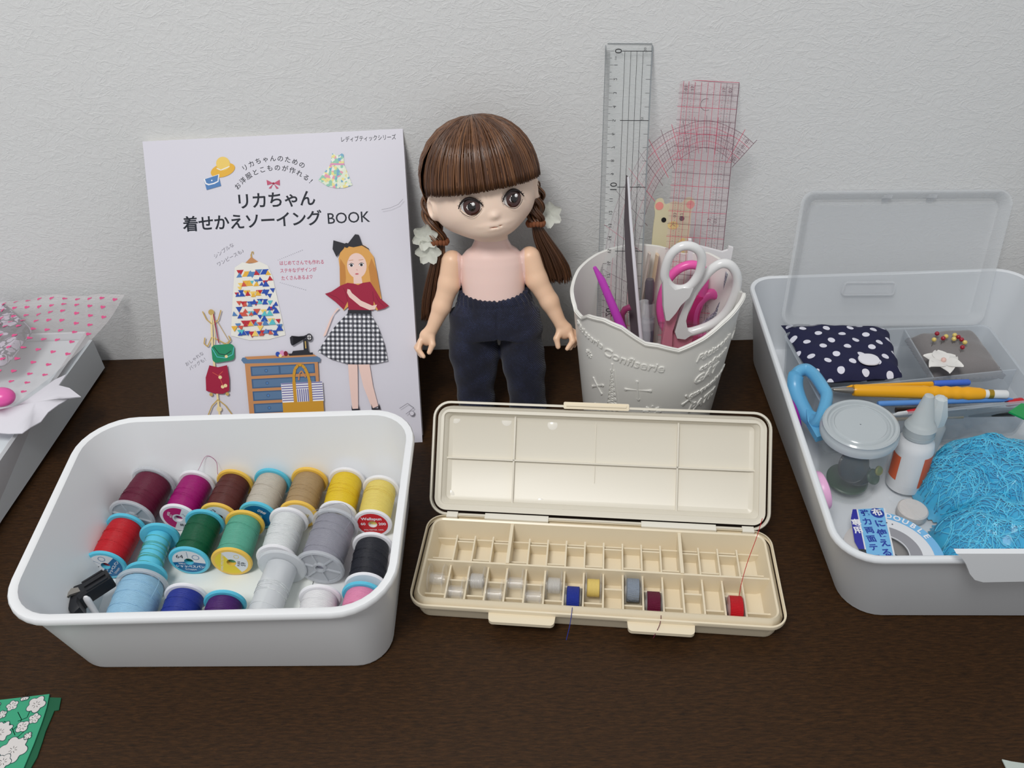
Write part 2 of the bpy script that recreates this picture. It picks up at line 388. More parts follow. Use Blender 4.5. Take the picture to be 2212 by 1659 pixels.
P([(157, 136), (162, 135.2), (165.5, 133.8), (169.4, 135.4), (175.6, 136), (180, 128), (183, 122), (189.8, 115.6), (186, 113.6), (180.6, 112.4), (177.4, 120), (176.3, 112.6), (156.3, 113.6), (156, 121), (152.2, 114.4), (146, 121), (137.8, 128), (143, 129.4), (151, 134)], CRI)
line([(156, 121), (155, 128), (153.4, 132)], .4, CRD); line([(177.4, 120), (177.2, 128)], .4, CRD); line([(140, 127.8), (147, 125), (153, 119)], .35, CRD); line([(186, 115), (181.5, 119.6), (179.5, 124)], .35, CRD)
P([(156.6, 131), (158.6, 130.4), (160, 127.6), (167, 121), (176, 116.4), (180, 117), (178, 113.2), (173.4, 113), (166, 116.6), (157.6, 124.4), (156, 128)], SKI)
P([(155.8, 114), (174.6, 112.8), (174.4, 109.4), (155.2, 110.8)], BLK)
P([(155.2, 111), (174.4, 109.6), (180, 98), (184, 84), (185.8, 70.2), (176, 68.6), (164, 68), (152, 69.4), (139, 74), (128.4, 80.8), (138, 94), (146, 103)], GING)
line([(160, 110), (158, 96), (154, 78)], .35, GREY); line([(166, 109), (167, 90), (166, 72)], .35, GREY); line([(171, 108.5), (176, 92), (179, 76)], .35, GREY)
P([(133.6, 93), (136, 94), (144, 111), (149, 115.4), (147, 116), (141, 108)], SKI)
P([(152.6, 69), (160.4, 68.4), (159.4, 50), (158.4, 31.6), (153.6, 31.6), (152.6, 52)], SKI); P([(161, 68.4), (170.4, 68), (172, 50), (175.2, 33), (170, 31), (164, 50)], SKI)
P([(152.8, 35), (153.8, 31.2), (158.6, 31.2), (159, 35.4), (159.6, 30.2), (153, 30)], BLK); P([(169.6, 35), (170.6, 31.2), (175, 31), (176, 35.2), (177, 30), (169.6, 30)], BLK)
# coat rack with bags
line([(43.4, 118), (41.8, 92), (42.2, 48), (42.6, 32)], 1.6, GLD); P(circ(43.4, 117.6, 2.4, 16), GOL)
for pts in ([(43, 108), (39, 112), (36.4, 118.6)], [(43.6, 108), (48.6, 111), (51.6, 119)], [(42, 97), (38, 89.6), (35.2, 92), (36.4, 97)], [(43, 97), (54, 90.4), (57.4, 94), (56, 97.6)], [(42.4, 45), (37, 40), (33, 32)], [(42.4, 45), (48, 40), (53, 32)]): line(pts, 1.0, GOL)
P(circ(37.2, 49.6, 1.5, 12), GOL); P(circ(50.6, 49.4, 1.5, 12), GOL); P(circ(42.8, 37, 2.2, 14), GLD); line([(45, 116), (46.4, 104), (47.4, 92)], .8, CRI); line([(44.4, 116), (44.8, 100), (43.6, 91)], .7, GLD); line([(47.6, 110), (56, 93), (50, 90)], .5, GOL)
P(rr([(41, 75.4), (59.2, 77.4), (60, 91), (40.8, 90.4)], 3.5, 0, 5), GRN); line([(41.4, 88), (45, 80.6), (52, 79.4), (58, 82), (59.6, 88)], .6, TUR); line([(43, 89), (47, 83), (52, 82), (57, 85)], .5, INK); P(circ(52.6, 80.6, 1.3, 10), GLD)
P([(38, 74), (45, 72), (52.6, 73.4), (53.4, 62), (52.6, 52), (47, 49.6), (40, 50.4), (33.4, 53), (34, 64)], CRI)
for q in ((46, 63.6), (47.4, 55.6), (49.8, 56.4)): P(circ(*q, 1.5, 12), GLD)
line([(40, 68), (44.6, 65), (48.6, 68.4)], .5, COR); line([(46, 62), (48, 56)], .5, COR)
# chest of drawers, sewing machine, tote
P([(67.4, 74), (127.8, 73.4), (127, 31), (67.6, 31)], WOO); P([(70.8, 72.4), (125.4, 71.8), (124.8, 31), (70.6, 31)], WOO)
P([(66, 79), (124.8, 78.8), (130.2, 75.4), (129.6, 72.2), (66.6, 74), (64.6, 77)], CAB); P([(67.6, 79.6), (124, 79.4), (127.6, 77), (70, 77.2)], WOO)
for k in range(4):
    y1 = 71.2-k*10.4; y0 = max(31, y1-8); Pb(71.8, 125, y0, y1, CAD); Pb(73, 95 if k == 0 else 124, min(y0+1, y1-.8), y1-1, CAB)
    if k == 0: Pb(96.6, 124, y0+1, y1-1, CAB)
    P(circ(84.6, (y0+y1)/2, 1.5, 12), CAD); P(circ(84.6, (y0+y1)/2, .9, 10), BLU)
Pb(104.6, 124.4, 78.6, 80.4, BLK); P([(107, 80.4), (122, 80.4), (120, 83), (108, 82.4)], BLK); P([(117, 82), (121, 82), (120.6, 92), (117.2, 92)], BLK); P([(106.4, 93.6), (108, 95), (110, 92.6), (120.6, 93.2), (120.8, 95.4), (118, 94.4), (109, 94), (108.6, 87), (107.4, 87), (106.6, 89)], BLK)
P(circ(122.4, 93, 2.6, 16, 3.2), BLK); P(circ(122.4, 93, 1.7, 14, 2.2), SHD); line([(122.4, 90), (122.4, 96)], .5, BLK); line([(120, 93), (125, 93)], .5, BLK); Pb(118.4, 119.4, 84, 90, GOL)
P(circ(95.4, 80.4, 1.9, 12, 2.1), NAV); P(circ(99, 81, 2, 12, 2.4), PNK); P(circ(102, 80.6, 1.7, 12, 2.1), CRD); P(circ(97.4, 79, 1.4, 10), GLD)
Pb(96, 130.4, 39.6, 56, WHI)
for k in range(8):
    y = 41+k*2; Pb(96.2, 105.6, y, y+.9, STR); Pb(121.2, 130.2, y, y+.9, STR)
    if k >= 5: Pb(108.4, 118.6, y, y+.9, STR)
for k in range(6): Pb(108.9+k*1.7, 109.8+k*1.7, 40, 50.4, STR)
Pb(96, 130, 30.6, 39.8, MUS); Pb(105.6, 108.3, 39, 57, MUS); Pb(118.6, 121.3, 39, 57, MUS)
line([(107, 56), (107.2, 62), (108.6, 67.4), (111.6, 70.6), (114.6, 70.4), (117, 67.6), (119, 62), (120, 56)], 2.3, MUS); line([(111, 58), (112, 63.6), (114, 65.6), (117, 60)], 1.1, WOO)
line([(189, 193.4), (196, 194.4), (203, 197), (207, 201)], .25, GREY); line([(193, 30), (200, 34), (205, 30), (198, 25)], .4, GREY); P(circ(203, 25.5, 2.2, 14), GREY); P(circ(203, 25.5, 1.8, 14), 0)
c.build('front_cover', pal, bk, smooth=False)
def ray(px, py): return _f+_r*((px-1106)/FPX)-_u*((py-829.5)/FPX)
def at(px, py, z):
    r = ray(px, py); t = (z-CZ)/r.z; return (CX+r.x*t, CY+r.y*t, z)
def atY(px, py, y):
    r = ray(px, py); t = (y-CY)/r.y; return (CX+r.x*t, y, CZ+r.z*t)
# ---------------------------------------------------------------- bin of thread
tb = thing('storage_bin', 'open white plastic bin full of thread spools, in front of the book', 'bin', (-200, -268, 0))
b = B(); b.T = Matrix.Translation((200, 268, 0))
tray(b, [(-290, -342), (-88, -346), (-90, -190), (-312, -190)], [(-304, -354), (-80, -354), (-82, -180), (-324, -180)], 0, 72, 21, 32, 2.2, 3.6, 4)
b.build('bin_body', WHITE, tb)
FLW = mat('flange_white', (236, 236, 240), .3); FLY = mat('flange_yellow', (240, 196, 84), .3); FLB = mat('flange_sky', (92, 196, 224), .28)
FLC = mat('flange_clear', (214, 218, 224), .22, alpha=.5); CLR = mat('clear_plastic', (236, 236, 240), .08, alpha=.22)
LBW = mat('label_white', (226, 228, 232), .4); LBB = mat('label_blue', (0, 104, 158), .4); LBM = mat('label_magenta', (186, 0, 104), .4); LBR = mat('label_red', (206, 24, 34), .4); LBY = mat('label_yellow', (236, 208, 40), .4)
TXD = mat('print_black', (40, 44, 60), .5); TXW = mat('print_white', (240, 240, 245), .5); TXR = mat('print_red', (200, 36, 40), .5)
def thread_mat(name, rgb, k=1.0):
    m = mat('thread_'+name, rgb, .5, k, spec=.35)
    if not m.get('done'):
        v = coords(m, (1, 1, 1)); sp_ = N(m, 'ShaderNodeSeparateXYZ'); LK(m, v, sp_.inputs[0])
        nz = noise(m, v, 160, 2); wv = math_(m, 'SINE', math_(m, 'ADD', math_(m, 'MULTIPLY', sp_.outputs[1], 9500), math_(m, 'MULTIPLY', nz.outputs[0], 14)))
        bump(m, wv, .5, .0003); nz2 = noise(m, coords(m, (1, 14, 1)), 260, 3); c0 = [min(1, x*k) for x in lin(rgb)]
        r_ = N(m, 'ShaderNodeMix', data_type='RGBA'); r_.inputs[6].default_value = (*[x*.72 for x in c0], 1); r_.inputs[7].default_value = (*[min(.95, x*1.25) for x in c0], 1)
        LK(m, nz2.outputs[0], r_.inputs[0]); LK(m, r_.outputs[2], BS(m).inputs['Base Color']); m['done'] = 1
    return m
RX = Matrix.Rotation(PI/2, 4, 'X')
def disc_ring(b, r, rh, t, y0, n=40, mi=0):
    pr = [(rh, y0), (r-.9, y0), (r, y0+.8), (r, y0+t-.7), (r-.9, y0+t), (rh, y0+t)]
    b.loft([[(q*math.cos(2*PI*j/n), y, q*math.sin(2*PI*j/n)) for j in range(n)] for q, y in pr], mi, close=True)
def label_disc(kind, r, rot):
    b = B(); b.T = RX @ Matrix.Rotation(rot, 4, 'Z'); R_ = r*.80; mats = [LBW, LBB, TXD, TXW, LBM, LBR, LBY, TXR]
    def ann(a0, a1, z, mi, r0=3.3, r1=None):
        r1 = r1 or R_; n = 28; V = []; F = []
        for i in range(n+1):
            a = a0+(a1-a0)*i/n; V += [(r0*math.cos(a), r0*math.sin(a), z), (r1*math.cos(a), r1*math.sin(a), z)]
            if i: F.append((2*i-2, 2*i-1, 2*i+1, 2*i))
        b.add(V, F, mi)
    ann(0, 2*PI, .05, 0)
    t = lambda s, x, y, sz, mi=2, ro=0, bo=.01: b.text(s, x, y, .16, sz, mi, ro, bo)
    if kind[0] == 'sky':
        ann(PI+.12, 2*PI-.12, .1, 1); t(kind[1], -5.6, 5, 5.2, 2, 0, .0); t('200m', -5.2, -2.4, 2.2, 3); t('シャッペスパン', 0, -5.2, 2.9, 3, 0, .03); t('Schappe', 0, -8.1, 2.4, 3, 0, 0)
        for a in range(14): b.add([(5.4+2.6*math.cos(a*.449+q), 4.8+2.6*math.sin(a*.449+q), .12) for q in (0, .3)]+[(5.4+2*math.cos(a*.449+q), 4.8+2*math.sin(a*.449+q), .12) for q in (.3, 0)], [(0, 1, 2, 3)], 1)
        b.box(-.15, .1, 4, R_-1, .09, .12, 1)
    elif kind[0] == 'skyfull':
        ann(0, 2*PI, .1, 1); t(kind[1], 0, 6.4, 4, 3, PI); t('Fujix', 0, -6.4, 3.6, 3)
    elif kind[0] == 'yellow':
        ann(.7, PI+.7, .1, 6); t(kind[1], 0, -8.2, 4.2, 2); t('FUJIX', 0, -5.0, 2.4, 2); t('KING POLYESTER', -1, 6.2, 2.3, 0, .0, .01)
        b.T = b.T; [b.add([(7+1.9*math.cos(a+q), -3+1.9*math.sin(a+q), .12) for q in (0, .4)]+[(7+1.5*math.cos(a+q), -3+1.5*math.sin(a+q), .12) for q in (.4, 0)], [(0, 1, 2, 3)], 6) for a in [i*.5 for i in range(13)]]
    elif kind[0] == 'plain':
        t(kind[1], 0, 7, 4.2); t(kind[2], 0, -6.5, 3, 6)
    elif kind[0] == 'magenta':
        ann(PI*.5, PI*1.5, .1, 4, 4.6); t('#50', -7.6, 1.6, 2.8, 3, PI/2); t('80/3', -5.5, 0, 2, 3, PI/2); t('綿100', 6, -5, 3, 2, .4); t('ハイ・スパン', 6, 4, 1.9, 2, -.5)
    elif kind[0] == 'red':
        ann(0, 2*PI, .1, 5); t('Wellspun', -.3, 5.6, 3.9, 3, 0, .03); t('200', 7, .3, 3.6, 3, 0, .03); t('60', -7, .3, 3.6, 3, 0, .03); t('POLYESTER 100%', 0, -6, 1.9, 3)
    elif kind[0] == 'clear':
        t('万能糸', 0, 8.6, 4.6, 7, 0, .02); t('ミシン糸', 0, 3.8, 3.2, 2)
    return b, mats
def spool(name, label, front, back, fl, tc, r=14.2, L_=37, body=.85, lab=None, rot=0, clear=False, end=None, wound=True, coreM=None):
    A = Vector(front); C_ = Vector(back); d = (C_-A); d.z = 0; d.normalize(); ctr = C_-d*(L_/2)
    t = thing('thread_spool', label, 'thread spool', (ctr.x, ctr.y, 0), (0, 0, math.atan2(-d.x, d.y)), 'thread spools in the white bin')
    zc = ctr.z
    T0 = Matrix.Translation((0, 0, zc)); y0, y1 = -L_/2, L_/2
    for yy in (y0, y1-2.4):
        b = B(); b.T = T0
        if clear:
            disc_ring(b, r, r-2.6, 2.4, yy); disc_ring(b, 5, 3, 2.4, yy)
            disc_ring(b, r-2.4, 3.2, .7, yy+1.2)
            for k in range(6):
                a = k*PI/3+.3; b.T = T0 @ Matrix.Rotation(a, 4, 'Y'); b.box(4.6, r-2.2, yy+.2, yy+1.6, -.5, .5)
        else: disc_ring(b, r, 3.3, 2.4, yy)
        b.build('flange', fl, t)
    b = B(); b.T = T0; rc = r*.62 if not wound else r*.5
    disc_ring(b, rc, 3.3, L_-5, y0+2.5); b.build('spool_core', coreM or fl, t)
    b = B(); b.T = T0; rb_ = r*body; prof = []
    n = 26; h0, h1 = y0+2.7, y1-2.7
    if wound:
        for i in range(n+1):
            q = i/n; prof.append((rb_*(1-.05*abs(2*q-1)**4)+.10*math.sin(i*2.4), h0+(h1-h0)*q))
        b.T = T0 @ Matrix.Rotation(0, 4, 'X'); b.lathe(prof, 40, axis='y')
        # a few slack turns over the winding
        rg_ = random.Random(name)
        for k in range(3):
            q0 = rg_.uniform(h0+3, h1-8); sl = rg_.uniform(2, 7); pts = [((rb_+.3)*math.cos(a), q0+sl*(a/PI), (rb_+.3)*math.sin(a)) for a in [j*PI/16 for j in range(17)]]
            b.tube([(x, y, z) for x, y, z in pts], .14, 4)
    else:
        for k in range(9):
            q0 = rng.uniform(h0+1, h1-7); sl = rng.uniform(.5, 6); pts = [((rc+.3)*math.cos(a), q0+sl*(a/PI), (rc+.3)*math.sin(a)) for a in [j*PI/16-.3 for j in range(20)]]
            b.tube(pts, .2, 4)
    b.build('thread', tc, t)
    if lab:
        lb, ms = label_disc(lab, r, rot); lb.T = lb.T
        V = [v_+np.array([0, y0, zc]) for v_ in lb.v]; lb.v = V; lb.build('label', ms, t, smooth=False)
    if end:
        b = B(); b.tube([Vector(p)-Vector((ctr.x, ctr.y, 0)) for p in spline(end)], .17, 4)
        o = b.build('thread_end', tc, t); o.rotation_euler.z = -t.rotation_euler.z
    return t
TH = lambda n_, c_, k=1: thread_mat(n_, c_, k)
r1 = 17.2; z1 = lambda r: 3.3+r
def SP(k, desc, f_, b_, fl, tc, r=14.2, **kw): return spool(str(k), desc, (f_[0], f_[1], z1(r)), (b_[0], b_[1], z1(r)), fl, tc, r, **kw)
SP(1, 'large burgundy thread spool with clear flanges, back left corner of the bin', (-291, -230.5), (-287, -194), FLC, TH('burgundy', (100, 16, 50)), 17, clear=True, body=.86, coreM=FLC)
SP(2, 'magenta thread spool with white flanges and a magenta half-circle label', (-257, -230), (-254.5, -193.5), FLW, TH('magenta', (160, 0, 110)), lab=('magenta',), rot=-.5, end=[(-250, -194, 31), (-243, -188, 40), (-236, -190, 36), (-235, -196, 28)])
SP(3, 'dark brown thread spool with yellow flanges numbered 123', (-227, -230), (-224.5, -193.5), FLY, TH('brown', (90, 40, 36)), lab=('plain', '123', 'KING'), rot=.5)
SP(4, 'beige thread spool with light blue flanges and a full blue label', (-198, -230.5), (-195.3, -193.5), FLB, TH('beige', (198, 190, 176)), lab=('skyfull', '#60'), rot=-.7)
SP(5, 'tan thread spool with yellow flanges in the back row', (-168, -230.5), (-166.5, -193.5), FLY, TH('tan', (172, 144, 104)), lab=('plain', '137', 'KING'), rot=1.2)
SP(6, 'bright yellow thread spool with white flanges in the back row', (-138.6, -232), (-137.4, -195), FLW, TH('yellow', (250, 200, 40)))
SP(7, 'pale yellow thread spool with a red printed label, back right corner of the bin', (-111.5, -241.5), (-110, -204), FLW, TH('pale_yellow', (248, 212, 110)), 13.9, lab=('red',), rot=0)
SP(8, 'red thread spool with light blue flanges numbered 12', (-294, -272.5), (-293, -236), FLB, TH('red', (196, 20, 34)), lab=('sky', '12'), rot=.9)
SP(9, 'light blue spool almost empty, with a little green thread at its far end', (-262.4, -282), (-265, -246), FLB, TH('sage', (96, 170, 140)), 14, wound=False, coreM=FLB)
SP(10, 'dark green thread spool with light blue flanges numbered 64', (-236, -270.7), (-235.6, -234.2), FLB, TH('dark_green', (0, 88, 56)), lab=('sky', '64'), rot=-.1)
SP(11, 'mint green thread spool with yellow flanges numbered 59', (-205.6, -272.5), (-205.6, -236), FLY, TH('mint', (92, 172, 148)), lab=('yellow', '59'), rot=1.3)
SP(12, 'white thread spool with white flanges between the mint and grey spools', (-174.6, -271), (-173.6, -234.4), FLW, TH('white', (222, 226, 230)))
SP(13, 'large grey thread spool with clear spoked flanges', (-141.6, -281.8), (-137.6, -241.9), FLC, TH('grey', (148, 148, 160)), 17, clear=True, L_=41, body=.86, end=[(-126, -262, 34), (-122, -250, 37), (-130, -243, 42), (-150, -248, 40)])
SP(14, 'black thread spool with white flanges against the right wall of the bin', (-108.6, -297), (-108.6, -260.3), FLW, TH('black', (30, 32, 42)))
SP(15, 'large light blue thread spool with clear flanges in the front row', (-258, -327), (-260, -291.3), FLC, TH('light_blue', (150, 196, 226)), 17, clear=True, body=.86, end=[(-244, -296, 32), (-240, -304, 36), (-242, -314, 34)])
SP(16, 'royal blue thread spool with white flanges in the front row', (-227, -336), (-228, -299.8), FLW, TH('royal', (34, 52, 148)))
SP(17, 'dark purple thread spool with light blue flanges in the front row', (-198.6, -342), (-200.4, -305.6), FLB, TH('purple', (74, 28, 104)), 13.8)
SP(18, 'tall clear spool with a few turns of white thread and red lettering', (-172, -329), (-167.8, -278.8), mat('flange_frosted', (226, 230, 234), .3, alpha=.62), TH('white', (222, 226, 230)), 17, L_=50, wound=False, lab=('clear',))
SP(19, 'small white thread spool with white flanges at the front, left of the pink one', (-136.4, -339), (-137.6, -303.5), FLW, TH('snow', (240, 240, 246)), 14)
SP(20, 'pink thread spool with light blue flanges in the front right corner of the bin', (-110.4, -335), (-109.6, -301.6), FLB, TH('pink', (236, 140, 178)), 13.8, L_=33)
# spare machine parts in the front left corner
BLK_P = mat('black_plastic', (26, 27, 32), .35); STEEL = mat('steel', (170, 165, 158), .3, metal=.9); WPL = mat('white_nylon', (232, 232, 234), .35)
A = Vector(at(240, 1246, 27)); Bq = Vector(at(150, 1302, 25)); d = (Bq-A).normalized()
sr = thing('presser_foot_shank', 'black plastic sewing machine attachment with a steel lever, left front of the bin', 'sewing machine attachment', tuple((A+Bq)/2))
frame(sr, tuple((A+Bq)/2), d, Vector((-d.y, d.x, 0))); Lh = (Bq-A).length/2
b = B(); b.loft([[(x, y*ww, z*hh_) for y, z in ((-1, -1), (1, -1), (1, .7), (.7, 1), (-.7, 1), (-1, .7))] for x, ww, hh_ in ((-Lh, 4.2, 5), (-Lh+1, 4.8, 5.4), (2, 5, 5.6), (8, 7, 6), (Lh-4, 13, 6), (Lh, 13.6, 5), (Lh+2, 11, 4))])
b.box(-Lh+2, 2, -1.4, 1.4, 5.2, 6.6); b.box(-Lh+2, 2, 3.4, 4.8, 4.6, 5.8); b.box(-Lh+2, 2, -4.8, -3.4, 4.6, 5.8)
b.build('handle', BLK_P, sr, sharp=30)
b = B(); b.loft([[(x, y*ww, z0+z) for y, z in ((-1, -.8), (1, -.8), (1, .8), (-1, .8))] for x, ww, z0 in ((Lh-9, 2.2, 5), (Lh-3, 3, 8), (Lh+3, 3.4, 7), (Lh+9, 5, 2), (Lh+13, 5.4, 0))]); b.build('lever', STEEL, sr, sharp=30)
pf = thing('plastic_clip', 'white plastic clip with two upright prongs, front left of the bin', 'clip', tuple(Vector(at(166, 1289, 30))-Vector((0, 0, 25))))
b = B()
for q in (-5.8, 5.8): b.T = Matrix.Translation((q, 0, 0)); b.loft([[(x*s_, y*s_, z) for x, y in circ(0, 0, 2.6, 12, 1.4)] for z, s_ in ((0, 1), (21, 1), (23.5, .9), (25, .5))])
b.T = Matrix(); b.box(-9, 16, -1.5, 1.5, -1.4, 1.6); b.prism(circ(22, 5, 8, 28), -1.4, .4); b.build('clip_body', WPL, pf)
pp = B(); pp.prism([(-286, -322), (-206, -326), (-150, -300), (-150, -226), (-240, -222), (-284, -240)], 3.2, 3.5)
tag(pp.build('paper_sheet', mat('paper_white', (232, 236, 232), .8), None, smooth=False), 'white paper sheet lying on the floor of the thread bin under the spools', 'paper')

# ---------------------------------------------------------------- bobbin case
IVD = mat('ivory_lid', (224, 218, 203), .36); IV = mat('ivory_plastic', (232, 219, 192), .30, sss=.0)
ang = -.1047; ux = Vector((math.cos(ang), math.sin(ang), 0)); uy = Vector((-math.sin(ang), math.cos(ang), 0)); O = Vector((-78, -311, 0))
bc = thing('bobbin_case', 'open ivory plastic bobbin case with a divided base and raised lid', 'bobbin case'); frame(bc, O, ux, uy)
W, D = 240, 77
q0 = [(3, 3), (W-3, 3), (W-3, D-2), (3, D-2)]; q1 = [(0, 0), (W, 0), (W, D), (0, D)]
b = B(); tray(b, q0, q1, 0, 20, 9, 11, 5, 0, 5, ft=1.6); b.loft([[(x, y, z) for x, y in rr(q1, 11, i)] for z, i in ((15, -.1), (15, -1.2), (16.4, -1.4), (18, -1.2), (18.2, -.1))], cap0=False, cap1=False); b.build('base', IV, bc)
b = B(); mid = 37; b.box(5, W-5, mid-.7, mid+.7, 1.6, 17.5)
xs = [21.5+13.05*k for k in range(16)]; ed = [5.5]+xs+[W-5.5]
for k, x in enumerate(xs):
    b.box(x-.6, x+.6, 5, mid, 1.6, 13.5); b.box(x-.55, x+.55, mid, 65, 1.6, 12)
    if k in (3, 12): b.box(x-1.1, x+1.1, mid, 73, 1.6, 18.6)
for k in range(17):
    a0, a1 = ed[k], ed[k+1]; yc = 14.3 if k % 2 == 0 else 26.4
    b.box(a0, a1, yc-.6, yc+.6, 1.6, 10.5); b.box(a0, a1, 63.6, 64.6, 1.6, 8.6); yb = 44.6 if k % 2 == 0 else 60.4; b.box(a0, a1, yb-.6, yb+.6, 1.6, 10.5)
    if k % 2: b.box(a0, a1, 5, 9, 1.6, 3)
b.build('dividers', IV, bc, smooth=False)
for x0, x1 in ((52, 96), (141, 184)):
    b = B(); b.loft([[(x, y, z) for x, y in rr([(x0+1, -8), (x1-1, -8), (x1, 2), (x0, 2)], 3)] for z in (12.4, 15)]); b.box(x0+4, x1-4, -1, 3, 12, 16); b.build('latch', IV, bc)
TL = Matrix.Translation((0, D+2.2, 19)) @ Matrix.Rotation(math.radians(48), 4, 'X')
ld = B(); H_ = 80; q1 = [(0, 0), (W, 0), (W, H_), (0, H_)]; q0 = [(5, 5), (W-5, 5), (W-5, H_-4), (5, H_-4)]
tray(ld, q0, q1, -11, 0, 8, 11, 3.4, 0, 4, ft=1.6); ld.loft([[(x, y, z) for x, y in rr(q1, 11, i)] for z, i in ((-4.4, -.1), (-4.4, -1.6), (-1.2, -1.8), (-.4, -1.2), (-.4, -.1))], cap0=False, cap1=False)
ld.loft([[(x, y, z) for x, y in rr(q1, 10, i)] for z, i in ((-5.4, 6.4), (-5.4, 4), (-1.6, 4), (-1.6, 6.4))], close=True)
lid = ld.build('lid', IVD, bc); lid.matrix_local = TL.copy(); lid.location = lid.location*S
b = B()
for x in (58.6, 177): b.box(x-.6, x+.6, 5, H_-4, -9.4, -6.6)
b.box(5, W-5, 39.4, 40.6, -9.4, -6.6); b.box(117.8, 118.2, 26, 73, -9.4, -8.8); b.build('ribs', IVD, lid, smooth=False)
IVL = mat('ivory_gloss', (240, 236, 226), .2)
for x, y in ((13.5, 69), (52, 68.6), (86, 67), (11.5, 12.5), (79, 9.5)): b = B(); b.T = Matrix.Translation((x, y, -9.36)); b.lathe([(3.7, 0), (3.5, .12)], 28); b.build('mould_mark', IVL, lid)
b = B(); b.loft([[(x, y, z) for x, y in rr([(94, H_-1), (141, H_-1), (141, H_+4), (94, H_+4)], 1)] for z in (-3, .8)]); b.box(96, 139, H_+1, H_+2.4, .7, 1.7); b.build('lid_tab', IV, lid)
for x0, x1 in ((12, 20), (40, 86), (152, 204), (222, 230)): b = B(); b.box(x0, x1, D-1.5, D+3.6, 15.6, 19.3); b.build('hinge', mat('hinge_film', (238, 234, 222), .3), bc, smooth=False)
# bobbins
SPW = mat('sparse_white_thread', (240, 238, 234), .4, alpha=.35); BT = {'white': SPW, 'blue': TH('royal', (34, 52, 148)), 'yellow': mat('lemon_thread', (240, 212, 120), .4, alpha=.8), 'grey': TH('slate', (140, 150, 164)), 'plum': TH('burgundy', (112, 28, 62)), 'red': TH('red', (196, 20, 34))}
BCL = mat('bobbin_clear', (240, 238, 236), .06, alpha=.15, coat=.5)
protos = {}
def bobbin(col, label, kind):
    x = (ed[col]+ed[col+1])/2; y = 25.6 if col % 2 == 0 else 15.8
    if kind in protos: t = dup(protos[kind], None, label)
    else:
        t = thing('sewing_bobbin', label, 'bobbin', (0, 0, 0), (0, 0, ang), 'bobbins in the ivory case'); protos[kind] = t
        for xx in (-5.4, 4.4):
            b = B(); b.loft([[(xq, q*math.cos(2*PI*j/36), q*math.sin(2*PI*j/36)) for j in range(36)] for q, xq in ((3, xx), (9.8, xx), (10.1, xx+.3), (10.1, xx+.7), (9.8, xx+1), (3, xx+1))], close=True); b.build('flange', BCL, t)
        b = B(); b.loft([[(xq, q*math.cos(2*PI*j/28), q*math.sin(2*PI*j/28)) for j in range(28)] for q, xq in ((3, -4.4), (4.2, -4.4), (4.2, 4.4), (3, 4.4))], close=True)
        b.build('core', BCL, t)
        c_, rt_, _ = kind
        if c_:
            b = B(); n = 22
            b.lathe([(rt_+.18*(i % 2)-(.5 if i in (0, n) else 0), -4.2+8.4*i/n) for i in range(n+1)], 28, axis='x'); b.build('thread', BT[c_], t)
            if kind[2]:
                b = B(); b.tube(spline(kind[2]), .22, 5); b.build('thread_end', BT[c_], t)
    p = O+ux*x+uy*y; t.location = Vector((p.x, p.y, 11.9))*S; return t
bobbin(0, 'empty clear bobbin in the leftmost slot of the ivory case', (None, 0, 0))
bobbin(1, 'empty clear bobbin, second bobbin from the left end of the case', (None, 0, 0))
bobbin(2, 'clear bobbin with fine white thread, third from the left end of the case', ('white', 5, 0))
bobbin(3, 'empty clear bobbin, fourth from the left end of the case', (None, 0, 0))
bobbin(4, 'empty clear bobbin, fifth from the left end of the case', (None, 0, 0))
bobbin(5, 'empty clear bobbin, sixth from the left, just before the last white-threaded one', (None, 0, 0))
bobbin(6, 'clear bobbin with fine white thread, directly left of the blue bobbin', ('white', 5.2, 0))
bobbin(7, 'bobbin wound with dark blue thread', ('blue', 8, ((0, -8, 2), (0, -12, 7.5), (-1, -22, 4), (-3, -30, -2))))
bobbin(8, 'bobbin with a thin layer of yellow thread', ('yellow', 5.8, 0))
bobbin(10, 'bobbin wound with grey thread', ('grey', 7.6, 0))
bobbin(11, 'bobbin wound with burgundy thread and a loose end over the rim', ('plum', 7.8, ((3, -8, 2), (4, -12, 6), (3, -19, 5), (-1, -26, 0))))
bobbin(15, 'bobbin wound with bright red thread and a long loose end', ('red', 8.2, ((2, 4, 7), (4, 12, 12), (9, 26, 16), (16, 42, 22), (20, 52, 30))))
# ---------------------------------------------------------------- pen cup
CUPM = mat('cup_white', (232, 231, 226), .38)
cup = thing('pencil_cup', 'white plastic cup with a scalloped rim and raised lettering, holding rulers and scissors', 'cup', (104, -112, 0))
def crad(z): return 52+11*z/115, 46+11*z/115
RIMZ = sorted([(-180, 128), (-170, 124), (-169, 121), (-156, 121.5), (-148, 128), (-133, 132), (-120, 130), (-107, 121), (-104, 119), (-96, 118), (-82, 112.5), (-68, 118), (-65, 119), (-51, 127), (-33, 133), (-18, 134), (-4, 126), (0, 125), (5, 127), (25, 134), (45, 136), (62, 130), (66, 130), (80, 134), (100, 137), (129, 136), (153, 133), (168, 129)])
def rimz(a): return float(np.interp(a, [p[0] for p in RIMZ], [p[1] for p in RIMZ], period=360))
def cpt(a, z, off=0):
    A_, B_ = crad(z); c_, s_ = math.cos(math.radians(a)), math.sin(math.radians(a)); return ((A_+off)*c_, (B_+off)*s_, z)
n = 180; rings = []
AA = [-180+360*j/n for j in range(n)]
rings.append([cpt(a, 0, -6) for a in AA]); rings.append([cpt(a, 1.2, -.6) for a in AA])
for q in (.05, .3, .6, .85, .975): rings.append([cpt(a, rimz(a)*q, 0) for a in AA])
